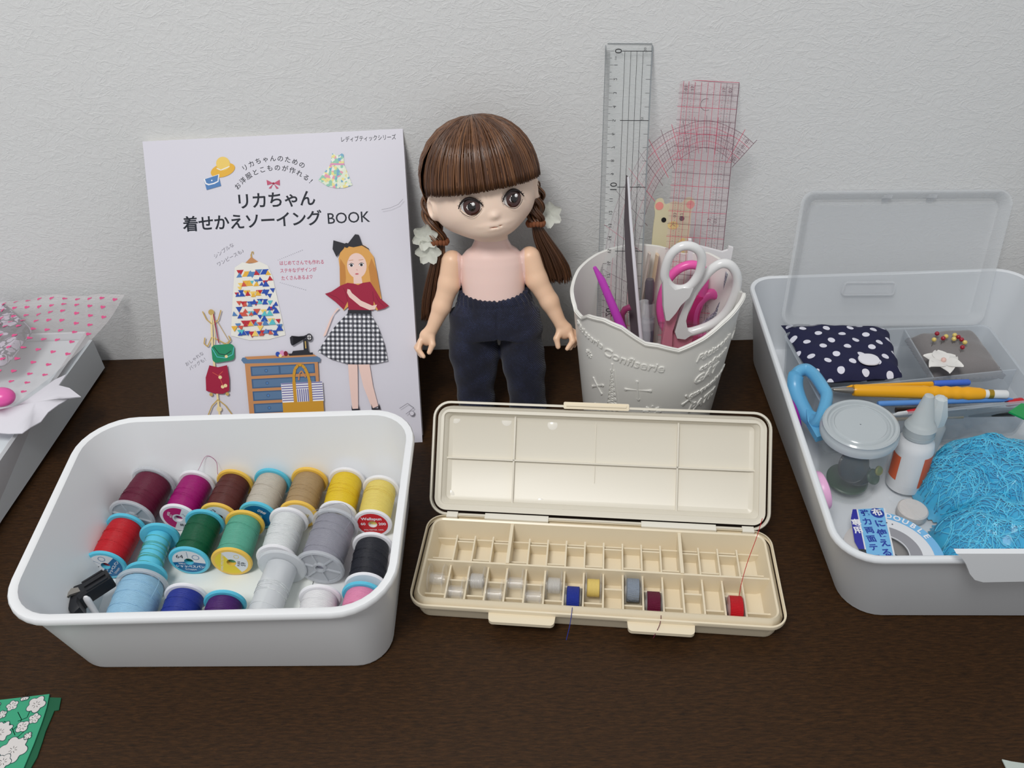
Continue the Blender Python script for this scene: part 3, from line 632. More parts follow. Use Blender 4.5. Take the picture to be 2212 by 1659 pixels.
rings.append([cpt(a, rimz(a)-3.2, 0) for a in AA]); rings.append([cpt(a, rimz(a)-2.8, 1.3) for a in AA]); rings.append([cpt(a, rimz(a)-1.6, 1.5) for a in AA]); rings.append([cpt(a, rimz(a)-1.4, .7) for a in AA]); rings.append([cpt(a, rimz(a)-.3, .9) for a in AA])
rings.append([cpt(a, rimz(a), .2) for a in AA]); rings.append([cpt(a, rimz(a)-.4, -1.4) for a in AA])
for q in (.85, .5, .1): rings.append([cpt(a, rimz(a)*q, -2) for a in AA])
rings.append([cpt(a, 3, -3) for a in AA])
b = B(); b.loft(rings); b.build('cup_body', CUPM, cup, sharp=50)
e = B()
def wrap(V, F, a0, z0, mi=0, h=.9):
    """lay flat shapes (mm) onto the cup wall as raised relief around angle a0, height z0"""
    V = np.asarray(V, float); out = []
    for x, y, *_ in V:
        z = z0+y; A_, B_ = crad(z); out.append(cpt(a0+math.degrees(x/((A_+B_)/2)), z, h))
    inn = [tuple(np.array(p)*[(1-1.6/60), (1-1.6/60), 1]) for p in out]
    n_ = len(out); e.add(out+inn, F+[tuple(i+n_ for i in f[::-1]) for f in F]); 
    ed_ = {}
    for f in F:
        for i in range(len(f)): ed_[(f[i], f[(i+1) % len(f)])] = 1
    e.add(out+inn, [(a, b_, b_+n_, a+n_)[::-1] for (a, b_) in ed_ if (b_, a) not in ed_])
def wtext(s_, a0, z0, size, slope=0, bold=.01, shear=.25):
    V, F = text_geo(s_, bold, 'CENTER'); V = V*size; V[:, 0] += V[:, 1]*shear; V[:, 1] += V[:, 0]*slope; wrap(V[:, :2], F, a0, z0)
def strip(pts, w_=.9):
    V = []; F = []
    for (a, b_) in zip(pts[:-1], pts[1:]):
        a = Vector(a); b_ = Vector(b_); d = b_-a; d = Vector((-d.y, d.x)).normalized()*w_/2; k = len(V); V += [tuple(a-d), tuple(b_-d), tuple(b_+d), tuple(a+d)]; F.append((k, k+1, k+2, k+3))
    return V, F
wtext('Pâtisserie', -150, 108, 8.4, -.16, .004); wtext('Confiserie', -112, 98, 11, -.16, .004)
wtext('Pâtisserie', -50, 103, 9, .22, .004); wtext('confiserie', -48, 91, 7.5, .2, .004); wtext('GÂT', -54, 79, 11, .2, .01); wtext('croquembouche', -44, 66, 6.6, .18, .004); wtext('PATIS', -50, 50, 11, .18, .02); wtext('Confiserie', -10, 100, 8, .1, .004)
def cross(a, z, s_, r_=0):
    for t in (0, PI/2):
        c_, d_ = math.cos(t+r_)*s_, math.sin(t+r_)*s_; V, F = strip([(-c_, -d_), (c_, d_)], 1.1); wrap(V, F, a, z)
        for q in (-1, 1): V = circ(q*c_, q*d_, 1.0, 8); wrap(V, [tuple(range(8))], a, z)
def flower(a, z, s_):
    for k in range(8):
        t = k*PI/4; V = circ(s_*.65*math.cos(t), s_*.65*math.sin(t), s_*.3, 8, s_*.12, t); wrap(V, [tuple(range(8))], a, z)
cross(-107, 71, 9, .1); cross(-142, 62, 7, .6); cross(-66, 58, 6, .6); flower(-95, 50, 7); flower(-106, 36, 5.5); flower(-150, 90, 4); flower(-143, 38, 5); flower(-75, 40, 5)
tw = [(0, 62), (0, 56)]; V, F = strip(tw, 1.4); wrap(V, F, -127, 30)
for i in range(12):     # lattice tower
    y0 = 56-i*5; y1 = y0-5; w0 = 1.2+.34*i+.02*i*i; w1 = 1.2+.34*(i+1)+.02*(i+1)**2
    for s_ in (-1, 1):
        V, F = strip([(s_*w0, y0), (s_*w1, y1)], .8); wrap(V, F, -127, 30)
    V, F = strip([(-w0, y0), (w1, y1)], .5); wrap(V, F, -127, 30); V, F = strip([(w0, y0), (-w1, y1)], .5); wrap(V, F, -127, 30); V, F = strip([(-w1, y1), (w1, y1)], .6); wrap(V, F, -127, 30)
e.build('raised_lettering', CUPM, cup, smooth=False)

# clear straight ruler, seen from its back so that the figures are mirrored
RC = mat('ruler_clear', (226, 232, 232), .07, alpha=.16, coat=.6); RE = mat('ruler_edge', (150, 156, 160), .2, alpha=.75); INKB = mat('ruler_ink', (30, 32, 36), .5); INKR = mat('grid_ink', (196, 56, 92), .5); INKG = mat('grid_ink_dark', (104, 66, 80), .5)
th = math.atan(117/272.)
cr = thing('straight_ruler', 'clear acrylic ruler with mirrored black centimetre marks, tallest in the cup', 'ruler'); frame(cr, (107, -3.5, 272), Vector((1, 0, -.01)), Vector((.040, math.sin(th), math.cos(th))), True)
b = B(); q = [(-36.5, -283), (-.6, -283), (-.6, 5.6), (-36.5, 5.6)]; b.loft([[(x, y, z) for x, y in rr(q, 3)] for z in (-2.6, -.2)]); b.build('ruler_blade', RC, cr, sharp=30)
b = B(); b.box(-1.5, -.6, -281, 4.2, -2.5, -.1); b.box(-35, -1.4, 5.2, 5.55, -2.5, -.1); b.box(-36.5, -36.2, -281, 4.2, -2.5, -.1); b.build('ruler_edge', RE, cr, smooth=False)
b = B()
def tk(x0, x1, y, w_=.22, z=.02): b.add([(x0, y-w_/2, z), (x1, y-w_/2, z), (x1, y+w_/2, z), (x0, y+w_/2, z)], [(0, 1, 2, 3)])
def vl(x, y0, y1, w_=.22, z=.02): b.add([(x-w_/2, y0, z), (x+w_/2, y0, z), (x+w_/2, y1, z), (x-w_/2, y1, z)], [(0, 1, 2, 3)])
for i in range(0, 271):
    L_ = 6.4 if i % 10 == 0 else (5 if i % 5 == 0 else 3.5); tk(-36.3, -36.3+L_, -i, .24)
for k in range(0, 28):
    if k % 10 == 0: b.text(str(k), -27, -k*10, .02, 7.6, 0, -PI/2, .0, mirror=False, sx=-1)
    else: b.text(str(k), -28.4, -k*10, .02, 3.8, 0, -PI/2, 0, sx=-1)
    if k % 5: tk(-5, -1.6, -k*10, .25)
    elif k: tk(-23.6, -1.4, -k*10, .5)
    if k % 5 == 0: b.text(str(30-k), -6.6, -k*10+1.3, .02, 2.6, 0, -PI/2, 0, sx=-1)
b.text('cm', -28.4, -5, .02, 2.4, 0, -PI/2, 0, sx=-1); tk(-24, -1.4, 0, .5)
for x in (-21.8, -17.2, -12.6, -8): vl(x, -275, 0, .3)
b.build('ruler_marks', INKB, cr, smooth=False)
# pink grid rulers behind it
th2 = math.atan(.534)
GP = mat('grid_plastic', (228, 190, 200), .1, alpha=.09, coat=.4)
gs = thing('grid_ruler', 'straight clear ruler with a pink grid, right of the straight acrylic ruler', 'ruler'); frame(gs, (150, -7, 235), Vector((1, 0, 0)), Vector((.088, math.sin(th2), math.cos(th2))), True)
b = B(); b.loft([[(x, y, z) for x, y in rr([(-21, -246), (25.4, -246), (24.6, 14), (-21.4, 14)], 1)] for z in (-1, -.1)]); b.build('ruler_blade', GP, gs, smooth=False)
mats_ = [INKR, INKG]
b = B()
for k in range(-24, 2): b.box(-22, 24.6, k*10-.16+4, k*10+.16+4, -.05, .04, 0 if k % 2 else 1)
for x in (-18.6, -14.5, -9.6, -4.6, 0.4, 5.4, 10.4, 15, 19.6): b.box(x-.13, x+.13, -240, 13, -.05, .04, 0 if x < 12 else 1)
b.box(24.2, 24.7, -240, 14, -.05, .05, 1)
for x in (-16.6, -12, 12.6, 17.2):
    for y in range(-240, 12, 2): b.box(x-.1, x+.1, y, y+1, -.04, .04, 1 if y % 4 else 0)
for y in range(-240, 12, 5): b.box(-21.5, -4.6, y-.06, y+.06, -.04, .03, 1); b.box(10.4, 24.6, y-.06, y+.06, -.04, .03, 1)
for (s_, x, y) in (('03', -16.6, 8), ('15', -11.6, 8), ('15', 13, 8), ('03', 18, 8), ('03', -16.6, -89), ('17', -11.4, -89), ('15', 11, -92), ('03', 16, -92)): b.text(s_, x, y, .06, 3.6, 1, -PI/2, 0, sx=-1)
b.build('ruler_grid', mats_, gs, smooth=False)
b = B(); b.loft([[(.5+q_*math.cos(t), -3.5+q_*math.sin(t), .02) for q_ in (4.3, 4.6)] for t in [i*PI/14+PI*.4 for i in range(19)]], 1, False, False); b.build('thumb_hole', mats_, gs, smooth=False)
# curved (arm-hole) ruler
gc = thing('curve_ruler', 'curved clear ruler with a pink grid, arching between the two straight rulers', 'ruler'); frame(gc, (150, -4.4, 235), Vector((1, 0, 0)), Vector((0, math.sin(th2), math.cos(th2))))
out_ = spline([(38.5, -35), (29.6, -27.4), (19.1, -21.7), (10, -17.8), (1.1, -16), (-8, -16.8), (-16.7, -19.4), (-25.4, -22), (-33.5, -25.9), (-42.6, -32.6), (-50.5, -40.6), (-58, -53.8), (-67.8, -71), (-76.7, -97), (-82, -130), (-83, -170), (-83, -210)], 4)
inn_ = spline([(23.7, -50.5), (18.6, -46.6), (14.1, -42.9), (8, -39.2), (1.3, -37.3), (-5.4, -38), (-12.4, -41), (-19, -45), (-25.1, -49.8), (-30.8, -55.4), (-35.7, -61.8), (-42.1, -74), (-48.7, -92.8), (-53.1, -114.9), (-55, -145), (-56, -178), (-56, -210)], 4)
V = []; F = []
m_ = len(out_)
for z in (-1.0, -.1): V += [(p.x, p.y, z) for p in out_]+[(p.x, p.y, z) for p in inn_]
for i in range(m_-1): F += [(i, m_+i, m_+i+1, i+1), (2*m_+i, 2*m_+i+1, 3*m_+i+1, 3*m_+i), (i, i+1, 2*m_+i+1, 2*m_+i), (m_+i, 3*m_+i, 3*m_+i+1, m_+i+1)]
b = B(); b.add(V, F); b.build('ruler_blade', GP, gc, smooth=False)
b = B(); DD = Vector((0, 0, 0))
for q in (.02, .25, .5, .75, .98):
    pts = [out_[i].lerp(inn_[i], q) for i in range(m_)]
    V = []; F = []
    for i, p in enumerate(pts):
        d = (inn_[i]-out_[i]).normalized()*.16; V += [(p.x-d.x, p.y-d.y, .03), (p.x+d.x, p.y+d.y, .03)]
        if i: F.append((2*i-2, 2*i-1, 2*i+1, 2*i))
    b.add(V, F, 0 if q in (.25, .75) else 1)
for q in (.12, .37, .62, .87):
    for i in range(0, m_-1):
        a_ = out_[i].lerp(inn_[i], q); c_ = out_[i+1].lerp(inn_[i+1], q)
        for f0 in (0, .5):
            p = a_.lerp(c_, f0); p2 = a_.lerp(c_, f0+.28); d = (inn_[i]-out_[i]).normalized()*.12; b.add([(p.x-d.x, p.y-d.y, .03), (p2.x-d.x, p2.y-d.y, .03), (p2.x+d.x, p2.y+d.y, .03), (p.x+d.x, p.y+d.y, .03)], [(0, 1, 2, 3)], 1)
for i in range(0, m_, 1):
    a_, c_ = out_[i], inn_[i]; ext = (a_-c_)*.16 if i % 4 == 0 else Vector((0, 0)); w_ = .2 if i % 4 == 0 else .08
    t = (out_[min(i+1, m_-1)]-out_[max(i-1, 0)]).normalized()*w_; p = a_+ext; p2 = c_-ext; b.add([(p.x-t.x, p.y-t.y, .04), (p2.x-t.x, p2.y-t.y, .04), (p2.x+t.x, p2.y+t.y, .04), (p.x+t.x, p.y+t.y, .04)], [(0, 1, 2, 3)], (0 if i % 8 else 1) if i % 4 == 0 else 1)
for i, s_ in enumerate(('07', '10', '15', '03')):
    p = out_[2].lerp(inn_[2], .12+.25*i); b.text(s_, p.x, p.y, .06, 3.6, 1, -PI/2-.5, 0, sx=-1)
b.build('ruler_grid', mats_, gc, smooth=False)

# long steel blade standing in the cup
sb = thing('steel_tweezers', 'long dark steel tweezers standing point up in the cup, in front of the rulers', 'tweezers', (84, -60, 198))
b = B(); P0 = [atY(1355, 380, -62), atY(1358, 470, -68), atY(1364, 560, -76), atY(1374, 680, -88), atY(1384, 790, -100)]
pts = [Vector(p)-Vector((84, -60, 198)) for p in P0]
for sgn in (1,):
    rings = []
    for i, p in enumerate(pts): w_ = (.6, 2.6, 3.6, 4.2, 4.6)[i]; rings.append([(p.x-w_*1.3, p.y+1.4, p.z), (p.x+w_*.35, p.y-.4, p.z), (p.x+w_*.5, p.y+.6, p.z), (p.x-w_*1.2, p.y+2.2, p.z)])
    b.loft(rings)
b.build('dark_blade', mat('dark_steel', (92, 84, 88), .45, metal=.3), sb, sharp=20)
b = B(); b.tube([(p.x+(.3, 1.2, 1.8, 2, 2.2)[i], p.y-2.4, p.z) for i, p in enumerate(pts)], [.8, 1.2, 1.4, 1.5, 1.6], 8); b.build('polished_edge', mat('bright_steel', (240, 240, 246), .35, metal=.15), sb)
# animal-shaped plastic card
BE = mat('cream_card', (224, 216, 180), .4, alpha=.9); BEY = mat('card_yellow', (236, 212, 120), .4); BEP = mat('card_pink', (236, 150, 140), .4)
bo = Vector(atY(1437, 600, -50)); br = thing('animal_shaped_ruler', 'cream plastic card shaped like a bear with pink ears, standing in the cup', 'ruler', tuple(bo)); br.rotation_euler = (math.radians(-12), math.radians(4), 0)
b = B(); b.T = RX
head = spline([(-17, -96, 0), (-15.5, -60, 0), (-14, -20, 0), (-14.5, 20, 0), (-15, 42, 0), (-14.8, 54, 0), (-16, 60, 0), (-14.5, 65.5, 0), (-10, 66.5, 0), (-7, 62, 0), (0, 64.5, 0), (6, 63.6, 0), (9, 67.4, 0), (14, 67.8, 0), (16.6, 63, 0), (14.6, 56, 0), (15.4, 40, 0), (16, 0, 0), (17, -50, 0), (17, -96, 0)], 6)
b.loft([[(p.x, p.y, z) for p in head] for z in (-.8, .8)]); b.build('card', BE, br, smooth=False)
b = B(); b.T = RX; b.prism(circ(-12, 60.6, 3.3, 20), .8, 1.0, 0); b.prism(circ(13, 62.4, 3.3, 20), .8, 1.0, 0); b.build('ear', BEP, br, smooth=False)
b = B(); b.T = RX; b.prism([(p.x, p.y) for p in spline([(1, -90, 0), (1, 10, 0), (5, 28, 0), (12, 34, 0), (13, 10, 0), (14, -90, 0)], 5)], .8, .95); b.prism(circ(1, 45, 4.4, 20, 3.4), .8, .95); b.build('belly', BEY, br, smooth=False)
b = B(); b.T = RX; b.prism(circ(-7.2, 49.4, 2, 18), .8, 1.3); b.build('eye', mat('eye_black', (22, 22, 24), .2), br, smooth=False)
b = B(); b.T = RX; b.prism(circ(7.4, 51, 2, 18), .8, 1.3); b.build('eye', mat('eye_black'), br, smooth=False)
b = B(); b.T = RX; b.tube([(-1.6, 44, 1.1), (.6, 46, 1.1), (2.8, 44.4, 1.1)], .2, 4); b.tube([(.6, 46, 1.1), (.8, 48, 1.1)], .2, 4); b.build('mouth', mat('print_brown', (150, 120, 70), .5), br)
# pens, stick, gauge
def stick(name, label, cat, pts, part, m, parent=None, **kw):
    t = thing(name, label, cat, tuple(pts[0])); b_ = B(); b_.tube([Vector(p)-Vector(pts[0]) for p in pts], kw.get('r', 3), kw.get('n', 12), flat=kw.get('flat', 1)); b_.build(part, m, t); return t
b0 = Vector((104.5, -100, 6)); tp = Vector(atY(1404, 603, -84)); dv = (tp-b0).normalized(); Lp = (tp-b0).length
pen = thing('chalk_pen', 'grey pen with a clear ribbed cap, in the middle of the cup', 'pen'); frame(pen, tuple(b0), dv, Vector((0, -1, .2)))
b = B(); b.lathe([(1.5, 0), (4.6, 12), (5.2, Lp-36), (4.6, Lp-33)], 24, axis='x'); b.build('barrel', mat('pen_grey', (92, 94, 108), .35), pen)
b = B(); b.lathe([(3.2, Lp-33), (3.0, Lp-20), (3.8, Lp-18), (3.8, Lp-3), (3, Lp)], 24, axis='x'); b.build('cap', mat('cap_grey', (90, 82, 90), .3, alpha=.92), pen)
b = B(); b.lathe([(5.3, Lp-44), (5.5, Lp-30), (4.6, Lp-20)], 24, cap=False, axis='x'); b.lathe([(5.6, Lp-37), (5.6, Lp-34)], 24, cap=False, axis='x'); b.build('clear_sleeve', CLR, pen)
p2_ = stick('clear_tube', 'clear plastic tube standing left of the grey pen in the cup', 'tube', [Vector(atY(1391, 650, -112)), Vector(atY(1396, 725, -118)), Vector((98, -118, 10))], 'tube', CLR, r=3.6)
p3_ = stick('folded_leaflet_clip', 'narrow pale beige plastic strip behind the grey pen in the cup', 'strip', [Vector(atY(1403, 546, -66)), Vector((98, -74, 80)), Vector((96, -84, 8))], 'strip', mat('beige_plastic', (214, 200, 192), .4), r=4.6, n=4, flat=.3)
p4_ = stick('tailors_chalk_strip', 'pale peach strip with a curved top in the cup, beside the beige strip', 'strip', [Vector(atY(1420, 549, -60)), Vector((107, -70, 80)), Vector((104, -78, 8))], 'strip', mat('peach_plastic', (226, 200, 170), .4), r=6.4, n=4, flat=.25)
p5_ = stick('seam_ripper', 'magenta plastic seam ripper leaning on the left side of the cup', 'seam ripper', [Vector(atY(1284, 577, -102)), Vector(atY(1300, 606, -103)), Vector(atY(1325, 665, -108)), Vector(atY(1346, 715, -112)), Vector((100, -114, 8))], 'handle', mat('magenta_clear', (206, 70, 200), .2, alpha=.85), r=[1.4, 3, 3.4, 3.6, 3])
lp = thing('pink_loop_handle', 'dark magenta curved plastic handle low in the cup, behind the straight ruler', 'tool handle', atY(1345, 690, -96)); b = B(); o_ = Vector(atY(1345, 690, -96)); b.tube([Vector(atY(x, y, -96))-o_ for x, y in ((1352, 720), (1344, 700), (1343, 680), (1350, 668), (1362, 663))]+[], 2.6, 10); b.build('loop', mat('plum_plastic', (142, 52, 96), .3), lp)
sg = thing('seam_gauge', 'white plastic gauge with a notched top corner at the back right of the cup', 'gauge', (150, -80, 60)); b = B(); o_ = Vector((150, -80, 60))
pl = [(1487, 518), (1494, 518), (1494, 528), (1560, 545), (1572, 541), (1574, 533), (1584, 536), (1579, 562), (1562, 640), (1550, 700), (1480, 700)]
V = [Vector(atY(x, y, -62-(y-520)*.1))-o_ for x, y in pl]; b.loft([[tuple(v) for v in V], [tuple(v+Vector((0, 1.6, .6))) for v in V]]); b.build('gauge_plate', mat('white_gauge', (222, 220, 222), .35), sg, smooth=False)
gt = thing('glitter_strip', 'silver glitter strip between the scissor handles and the cup rim', 'strip', (150, -100, 60)); b = B(); o_ = Vector((150, -100, 60))
gm_ = mat('silver_glitter', (150, 150, 166), .3, metal=.3); vz = N(gm_, 'ShaderNodeTexVoronoi'); vz.inputs['Scale'].default_value = 1400; LK(gm_, coords(gm_), vz.inputs[0]); rz_ = ramp(gm_, vz.outputs['Color'], [(0, (90, 92, 110)), (.5, (150, 150, 168)), (1, (235, 235, 240))]); LK(gm_, rz_.outputs[0], BS(gm_).inputs['Base Color'])
V = [Vector(atY(x, y, -92))-o_ for x, y in ((1568, 590), (1585, 602), (1576, 660), (1520, 712), (1500, 716), (1545, 676), (1560, 640))]; b.loft([[tuple(v) for v in V], [tuple(v+Vector((0, 1.6, .6))) for v in V]]); b.build('strip', gm_, gt, smooth=False)
# scissors
def px_loop(pts, y_, o_, n_=5, slope=.0):
    P_ = [Vector(atY(x, y, y_+slope*(y-640)))-o_ for x, y in pts]; P_.append(P_[0]); return P_
def closed_spline(P_, n_=6):
    k = len(P_); out = []
    for i in range(k):
        a, b_, c_, d = P_[i-1], P_[i], P_[(i+1) % k], P_[(i+2) % k]
        for j in range(n_):
            t = j/n_; out.append(.5*((2*b_)+(c_-a)*t+(2*a-5*b_+4*c_-d)*t*t+(3*b_-a-3*c_+d)*t**3))
    return out
HW = mat('scissor_white', (232, 232, 232), .25, coat=.3); HP = mat('scissor_pink', (214, 132, 152), .35); HPD = mat('scissor_pink_inner', (186, 40, 90), .35)
o_ = Vector((128, -118, 60)); sc_ = thing('scissors', 'large scissors with white looped handles and pink shanks, standing blades down in the cup', 'scissors', tuple(o_))
K = lambda pts, y_, sl=.03: [Vector(atY(x, y, y_+sl*(y-640)))-o_ for x, y in pts]
L1 = closed_spline(K([(1436, 590), (1446, 555), (1466, 535), (1488, 531), (1508, 540), (1516, 560), (1510, 590), (1494, 614), (1476, 624), (1454, 622), (1440, 608)], -118))
b = B(); b.tube(L1, [3.4]*len(L1), 12, closed=True)
web = K([(1431, 610), (1436, 590), (1444, 612), (1456, 624), (1474, 620), (1496, 620), (1487, 640), (1470, 656), (1458, 674), (1444, 690), (1437, 690), (1432, 660)], -118); b.loft([[tuple(v+Vector((0, -3.4, 1))) for v in web], [tuple(v+Vector((0, 3.4, -1))) for v in web]])
b.build('handle', HW, sc_, sharp=50)
L2 = closed_spline(K([(1484, 660), (1497, 632), (1514, 608), (1533, 585), (1556, 570), (1576, 572), (1590, 590), (1592, 615), (1583, 645), (1567, 675), (1543, 697), (1512, 711), (1484, 717), (1471, 705), (1474, 683)], -112))
b = B(); b.tube(L2, [3.6]*len(L2), 12, closed=True)
web = K([(1478, 650), (1492, 624), (1500, 622), (1500, 640), (1486, 665), (1480, 690), (1484, 712), (1496, 718), (1478, 730), (1461, 728), (1456, 714), (1466, 680)], -112); b.loft([[tuple(v+Vector((0, -3.6, 1))) for v in web], [tuple(v+Vector((0, 3.6, -1))) for v in web]])
b.build('handle', HW, sc_, sharp=50)
b = B(); web = K([(1440, 686), (1466, 652), (1470, 648), (1462, 680), (1452, 712), (1448, 790), (1418, 800), (1432, 720)], -113); b.loft([[tuple(v+Vector((0, -2.6, 0))) for v in web], [tuple(v+Vector((0, 2.2, 0))) for v in web]]); b.build('shank', HP, sc_, smooth=False)
b = B(); web = K([(1462, 690), (1456, 716), (1462, 730), (1496, 722), (1480, 800), (1440, 800), (1450, 730)], -109); b.loft([[tuple(v+Vector((0, -2.4, 0))) for v in web], [tuple(v+Vector((0, 2.4, 0))) for v in web]]); b.build('shank', HP, sc_, smooth=False)
b = B(); web = K([(1471, 645), (1480, 650), (1456, 700), (1450, 730), (1446, 720)], -108); b.loft([[tuple(v+Vector((0, -1, 0))) for v in web], [tuple(v+Vector((0, 1, 0))) for v in web]]); b.build('shank_inside', HPD, sc_, smooth=False)
b = B()
for s_ in (-1, 1): b.loft([[(x0-2+s_*3*q, y0, z0), (x0+6*q+s_*3*q, y0-1.2, z0), (x0+6*q+s_*3*q, y0+.6, z0), (x0-2+s_*3*q, y0+1.2, z0)] for x0, y0, z0, q in ((-10, 4+s_*1.4, -10, 1), (-22, 3+s_*1.4, -54, .1))])
b.build('blade', STEEL, sc_, smooth=False)
o2 = Vector((135, -84, 60)); s2 = thing('pink_scissors', 'hot pink handled scissors standing behind the large white scissors in the cup', 'scissors', tuple(o2))
PK = mat('hot_pink', (240, 96, 176), .3); PK2 = mat('hot_pink_deep', (214, 50, 130), .3)
K2 = lambda pts, y_: [Vector(atY(x, y, y_))-o2 for x, y in pts]
b = B(); L1 = closed_spline(K2([(1428, 648), (1440, 610), (1462, 584), (1490, 572), (1514, 578), (1522, 600), (1516, 640), (1500, 680), (1470, 715), (1440, 712), (1428, 684)], -84)); b.tube(L1, [3.6]*len(L1), 10, closed=True); b.build('handle', PK, s2)
b = B(); L1 = closed_spline(K2([(1500, 690), (1508, 656), (1530, 636), (1556, 640), (1568, 660), (1560, 690), (1536, 716), (1508, 720)], -84)); b.tube(L1, [4.4]*len(L1), 10, closed=True); b.build('handle', PK, s2)
b = B(); web = K2([(1500, 640), (1518, 640), (1510, 680), (1506, 740), (1470, 760), (1440, 740), (1480, 700)], -86); b.loft([[tuple(v+Vector((0, -2, 0))) for v in web], [tuple(v+Vector((0, 2, 0))) for v in web]]); b.build('shank', PK2, s2, smooth=False)
# ---------------------------------------------------------------- doll (toy, 25 cm), leaning back a little against the wall
SK = mat('doll_skin', (240, 206, 188), .46, sss=.12)
v = coords(SK); sp = N(SK, 'ShaderNodeSeparateXYZ'); LK(SK, v, sp.inputs[0])
def blob(x, y, z, r):
    d = N(SK, 'ShaderNodeVectorMath', operation='DISTANCE'); LK(SK, v, d.inputs[0]); d.inputs[1].default_value = (x*S, y*S, z*S)
    mr = N(SK, 'ShaderNodeMapRange'); mr.inputs[1].default_value = 0; mr.inputs[2].default_value = r*S; mr.inputs[3].default_value = 1; mr.inputs[4].default_value = 0; LK(SK, d.outputs[0], mr.inputs[0]); return mr.outputs[0]
HC = Vector((-28, 0, 204)); HM = Matrix.Translation(HC) @ Matrix.Rotation(math.radians(14), 4, 'Z') @ Matrix.Rotation(math.radians(-6), 4, 'Y')
HI = HM.inverted()
cL, cR = HM @ Vector((-25, -28, -25)), HM @ Vector((25, -28, -25))
bl = math_(SK, 'MULTIPLY', math_(SK, 'MAXIMUM', blob(*cL, 22), blob(*cR, 22)), .75)
mx = N(SK, 'ShaderNodeMix', data_type='RGBA'); mx.inputs[6].default_value = (*lin((252, 224, 204)), 1); mx.inputs[7].default_value = (*lin((240, 150, 136)), 1); LK(SK, bl, mx.inputs[0])
LK(SK, mx.outputs[2], BS(SK).inputs['Base Color'])
doll = thing('doll', 'bare-chested toy doll with brown pigtails and dark denim trousers, standing against the wall', 'doll', (0, -104, 0), (math.radians(-13.6), 0, 0))
def prof(Z, zs, vs_): return np.interp(Z, zs, vs_)
def body_sdf(X, Y, Z):
    zs = [60, 85, 108, 125, 138, 144, 148, 151, 156, 170]
    cx = -21.5+0*Z
    rx = prof(Z, zs, [25, 26, 25.4, 25.6, 25.4, 24, 20.5, 16, 13.4, 13]); ry = prof(Z, zs, [18, 20, 20, 18.4, 16.6, 15.4, 14, 13, 12.2, 12])
    t = (np.sqrt(((X-cx)/rx)**2+((Y)/ry)**2)-1)*np.minimum(rx, ry); t = np.maximum(t, Z-172); t = np.maximum(t, 86-Z)
    H = HI; x = H[0][0]*X+H[0][1]*Y+H[0][2]*Z+H[0][3]; y = H[1][0]*X+H[1][1]*Y+H[1][2]*Z+H[1][3]; z = H[2][0]*X+H[2][1]*Y+H[2][2]*Z+H[2][3]
    h = ell(x, y, z, (0, 1, 2), (41, 38.5, 42)); h = smin(h, ell(x, y, z, (0, -4, -19), (38.5, 34, 23)), 8)
    h = smin(h, ell(x, y, z, (0, -20, -33), (16, 14, 9)), 9)            # chin
    h = smin(h, ell(x, y, z, (0, -36.6, -21), (2.0, 2.6, 1.6)), 4)   # nose
    h = smin(h, ell(x, y, z, (0, -34.0, -28.0), (6.2, 2.4, 1.3)), 2.5)     # lips
    h = smin(h, ell(x, y, z, (0, -33.0, -31.0), (4.6, 2.6, 1.4)), 2.5)
    h = np.maximum(h, -ell(x, y, z-.022*x*x, (0, -37.0, -29.9), (6.2, 3, .4)))
    for s_ in (-1, 1):
        e_ = ell(x, y, z, (s_*40, -7, -14), (4.6, 6.6, 9.6)); e_ = np.maximum(e_, -ell(x, y, z, (s_*43.4, -10.4, -13.6), (2.6, 3.6, 6))); h = smin(h, e_, 2)
        h = np.maximum(h, -ell(x, y, z, (s_*15.6, -37.2, -12), (8.4, 4.2, 6.9)))   # eye sockets
    d = smin(t, h, 1.2)
    for s_, sh, up_, el, wr in ((-1, (-53.5, 0, 140), (-57, -2, 122), (-64, -5, 104), (-73, -8, 86)), (1, (8.5, 0, 141), (13.5, -2, 123), (23.5, -5, 105), (31.5, -8, 88))):
        a = smin(cap(X, Y, Z, sh, up_, 8.6, 8.8), cap(X, Y, Z, up_, el, 8.6, 7.4), 3); a = smin(a, cap(X, Y, Z, el, wr, 7.4, 5.2), 3)
        if s_ < 0:
            hd = ell(X, Y, Z, (-77.5, -9, 79), (6.6, 5, 7.6))
            fs = [((-83, -9, 76), (-86.4, -12, 71.5), (-83, -15, 65)), ((-83, -12, 77), (-85, -15.4, 71), (-80.6, -18, 65.6)), ((-82, -6, 76), (-86.6, -7, 70.4), (-85, -9.6, 64.4)), ((-80, -4, 76), (-84.6, -3.4, 71), (-84.6, -5, 66))]
            tb_ = ((-74, -11, 80), (-73, -14, 74.5), (-76, -16, 68.4))
        else:
            hd = ell(X, Y, Z, (35.4, -9, 81), (6.8, 5, 7.6))
            fs = [((40, -9, 78), (43.6, -12, 74), (39.4, -15, 67.4)), ((40, -11.6, 79), (41.4, -15.4, 74), (36.8, -18, 68.4)), ((41, -6, 78.6), (45, -8, 74), (43, -11, 68)), ((41, -4, 79), (46.4, -4.6, 76), (46, -7, 70.4))]
            tb_ = ((31.4, -11, 81), (28.4, -14, 76), (29.6, -16, 69.6))
        a = smin(a, hd, 3)
        for f0, f1, f2 in fs: a = smin(a, smin(cap(X, Y, Z, f0, f1, 2.5, 2.3), cap(X, Y, Z, f1, f2, 2.3, 1.8), 1), 1.1)
        a = smin(a, smin(cap(X, Y, Z, tb_[0], tb_[1], 3, 2.6), cap(X, Y, Z, tb_[1], tb_[2], 2.6, 2.1), 1), 1.6)
        d = smin(d, a, .7)
    return d
V, F = nets(body_sdf, (-93, -46, 60), (52, 44, 254), .95)
SK2 = mat('doll_arm_vinyl', (248, 206, 174), .4, sss=.12); SK3 = mat('doll_torso_plastic', (250, 214, 204), .28, sss=.08, coat=.4)
